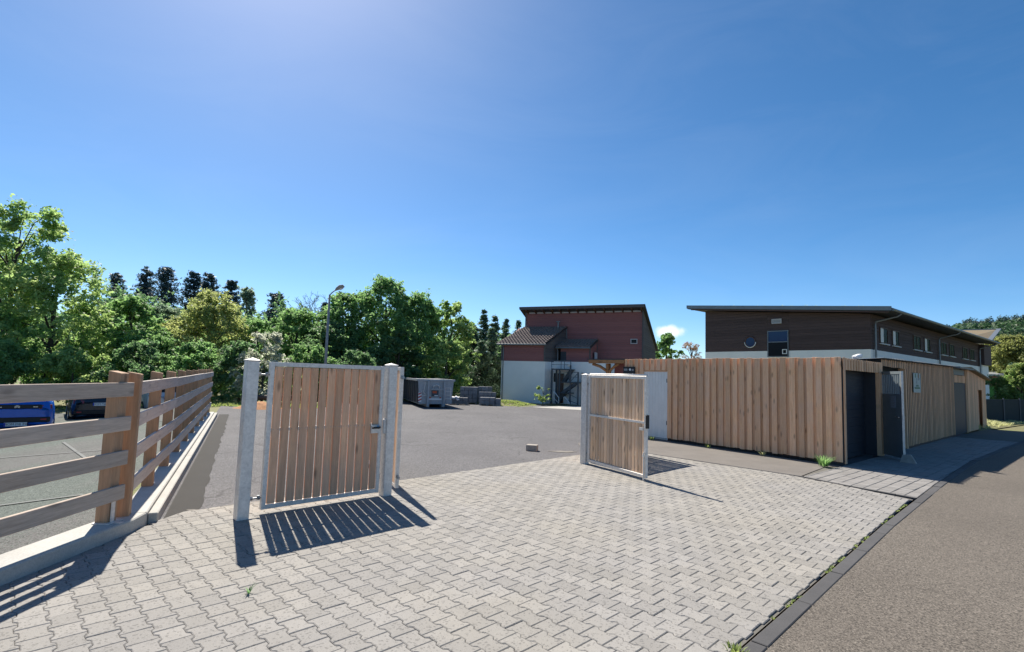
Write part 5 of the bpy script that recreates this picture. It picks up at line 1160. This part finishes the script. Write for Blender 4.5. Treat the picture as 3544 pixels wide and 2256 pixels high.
for cx_, cy_, rx_, ry_, sd_n in ((1.35, 12.95, .42, .20, 1), (-3.86, 6.72, .16, .07, 4)):
    rr_ = random.Random(sd_n); m = MB(); m.add([(cx_ + rx_ * cos(a) * rr_.uniform(.45, 1.1), cy_ + ry_ * sin(a) * rr_.uniform(.45, 1.1), -.0225) for a in np.linspace(0, 2 * pi, 19)[:-1]], [tuple(range(18))]); struct(m.build('sand_patch', 'sandpatch'))
# the block on the yard
bk = MB().box(-.135, .135, -.10, .10, -.03, .115).build('paving_block', 'stone', None, bevel=.008, loc=(.58, 12.98, 0), rz=radians(-14)); tag(bk, 'single pale stone block lying alone on the asphalt yard', 'block')
# red brick edge beyond the footing
rbk = struct(MB().add([(-6.2, 1.0, -.085), (-4.32, 1.0, -.016), (-4.32, 5.0, -.016), (-5.0, 5.0, -.06)], [(0, 1, 2, 3)]).build('brick_edging', 'sand'))
for i in range(5):
    for j in range(17):
        x = -4.45 - i * .115; y = 1.1 + j * .235 + (.11 if i % 2 else 0)
        if i > 2 and y > 4.3: continue
        MB().box(-.052, .052, -.11, .11, -.05, .004).build('brick', 'redbrick', rbk, bevel=.004, loc=(x, y, lot_z(x, y) - .012))

# ------------------------------------------------------------------ parked cars (rear towards the camera; local -y is the rear)
def car(label, x, y, head, paint, z, L=4.1, Wc=1.78, Hc=1.5, kind='hatch', plate='HOM MB 250', black_tail=False):
    t_ = thing('parked_car', label, 'car', (x, y, z), head, 'parked cars'); hw = Wc / 2
    # cross sections along y: (y, z bottom, z belt, z roof, belt half width, roof half width)
    secs = [(-.0, .34, .80, .84, .74, .62), (.06, .24, .90, 1.02, .80, .66), (.16, .22, .96, 1.18, .85, .66), (.42, .20, .98, Hc - .10, .885, .62), (.75, .20, .97, Hc - .03, .89, .61), (1.5, .20, .96, Hc, .89, .60), (2.2, .20, .95, Hc - .06, .89, .58), (2.75, .20, .94, 1.18, .88, .58), (3.1, .20, .92, .98, .87, .60), (3.7, .22, .84, .88, .82, .55), (4.0, .26, .70, .74, .70, .45), (4.1, .34, .58, .60, .56, .36)]
    k = L / 4.1; V = []; 
    for (yy, zb, zl, zr, bw, rw) in secs:
        b = bw * Wc / 1.78; r = rw * Wc / 1.78; yy *= k
        ring = [(-b * .93, zb), (-b, zb + .12), (-b * 1.0, (zb + zl) / 2), (-b * .97, zl), (-(b * .3 + r * .7), zl + (zr - zl) * .55), (-r, zr - (zr - zl) * .12), (-r * .75, zr), (r * .75, zr), (r, zr - (zr - zl) * .12), (b * .3 + r * .7, zl + (zr - zl) * .55), (b * .97, zl), (b, (zb + zl) / 2), (b, zb + .12), (b * .93, zb)]
        V += [(xx, yy, zz) for xx, zz in ring]
    n = 14; F = []
    for i in range(len(secs) - 1):
        for j in range(n): a = i * n + j; b_ = i * n + (j + 1) % n; F.append((a, b_, b_ + n, a + n))
    F.append(tuple(range(n))); e_ = (len(secs) - 1) * n; F.append(tuple(range(e_ + n - 1, e_ - 1, -1)))
    bm_ = MB().add(V, F).build('body', paint, t_, smooth=True); md = bm_.modifiers.new('sub', 'SUBSURF'); md.levels = 2; md.render_levels = 2
    s_ = Wc / 1.78
    # rear window
    m = MB(); m.add([(-.60 * s_, .095, 1.04), (.60 * s_, .095, 1.04), (.50 * s_, .33, Hc - .16), (-.50 * s_, .33, Hc - .16)], [(0, 1, 2, 3)]); 
    rw_ = m.build('rear_window', 'black', t_); so_ = rw_.modifiers.new('t', 'SOLIDIFY'); so_.thickness = .03; so_.offset = 0
    for sg in (-1, 1):
        m = MB(); m.add([(sg * .80 * s_, .75 * k, 1.0), (sg * .80 * s_, 2.35 * k, 1.0), (sg * .655 * s_, 1.9 * k, Hc - .15), (sg * .655 * s_, .85 * k, Hc - .16)], [(0, 1, 2, 3)])
        o = m.build('side_window', 'glass', t_); q_ = o.modifiers.new('t', 'SOLIDIFY'); q_.thickness = .05; q_.offset = 0
        m = MB(); m.hexa([(sg * .50 * s_, -.02, .80), (sg * .80 * s_, .06, .80), (sg * .80 * s_, .20, .80), (sg * .50 * s_, .06, .80)] if sg > 0 else [(sg * .80 * s_, .06, .80), (sg * .50 * s_, -.02, .80), (sg * .50 * s_, .06, .80), (sg * .80 * s_, .20, .80)],
                         [(sg * .50 * s_, .0, .92), (sg * .80 * s_, .09, .94), (sg * .80 * s_, .22, .94), (sg * .50 * s_, .07, .92)] if sg > 0 else [(sg * .80 * s_, .09, .94), (sg * .50 * s_, .0, .92), (sg * .50 * s_, .07, .92), (sg * .80 * s_, .22, .94)])
        m.build('tail_light', 'taillight', t_, bevel=.01)
        MB().box(sg * .62 * s_ - .07, sg * .62 * s_ + .07, -.045, .05, .47, .51).build('reflector', 'red', t_)
        for yy in (.72 * k, 3.28 * k):
            w_ = MB(); w_.tube([(sg * (hw - .20), yy, .31), (sg * (hw + .0), yy, .31)], .31, 22); wo = w_.build('wheel', 'rubber', t_); w_ = MB(); w_.tube([(sg * (hw - .02), yy, .31), (sg * (hw + .008), yy, .31)], .20, 16); w_.build('rim', 'chrome', wo)
        MB().box(sg * (hw + .02) - .08, sg * (hw + .02) + .08, 2.35 * k, 2.5 * k, .96, 1.08).build('mirror', paint, t_, bevel=.03)
    MB().box(-.78 * s_, .78 * s_, -.035, .05, .40, .56).build('bumper_insert', 'black', t_, bevel=.02)
    if black_tail: MB().box(-.56 * s_, .56 * s_, -.015, .06, .815, .945).build('tail_panel', 'black', t_, bevel=.02)
    zp = .30 if black_tail else .72
    pl_ = MB().box(-.26, .26, -.056, -.03, zp, zp + .11).build('number_plate', 'plate', t_); MB().box(-.26, -.22, -.059, -.0565, zp + .004, zp + .106).build('plate_band', 'euro', pl_)
    textobj(plate, .095, 'black', pl_, (.02, -.0575, zp + .055), (pi / 2, 0, 0), .0008, 'plate_lettering')
    if black_tail:
        m = MB()
        for dz in (0, .035): m.bar((-.06, -.022, .855 + dz), (0, -.022, .885 + dz), .012, .018); m.bar((0, -.022, .885 + dz), (.06, -.022, .855 + dz), .012, .018)
        m.build('emblem', 'chrome', t_)
        MB().box(.36, .47, -.022, -.014, .865, .885).build('badge', 'chrome', t_); MB().box(-.47, -.34, -.022, -.014, .865, .885).build('badge', 'chrome', t_)
    return t_
hd0 = math.atan2(.75, -.66) - pi / 2
car('bright blue hatchback parked nearest behind the timber fence', -15.05, 16.15, hd0, 'bluepaint', -.52, 4.1, 1.80, 1.50, black_tail=True)
car('dark blue car parked right of the blue hatchback', -15.15, 19.6, hd0, 'darkpaint', -.52, 4.3, 1.82, 1.50)
car('silver car with dark windows seen between the middle fence posts', -15.6, 24.2, hd0 + .1, 'silverpaint', -.52, 4.3, 1.80, 1.62)
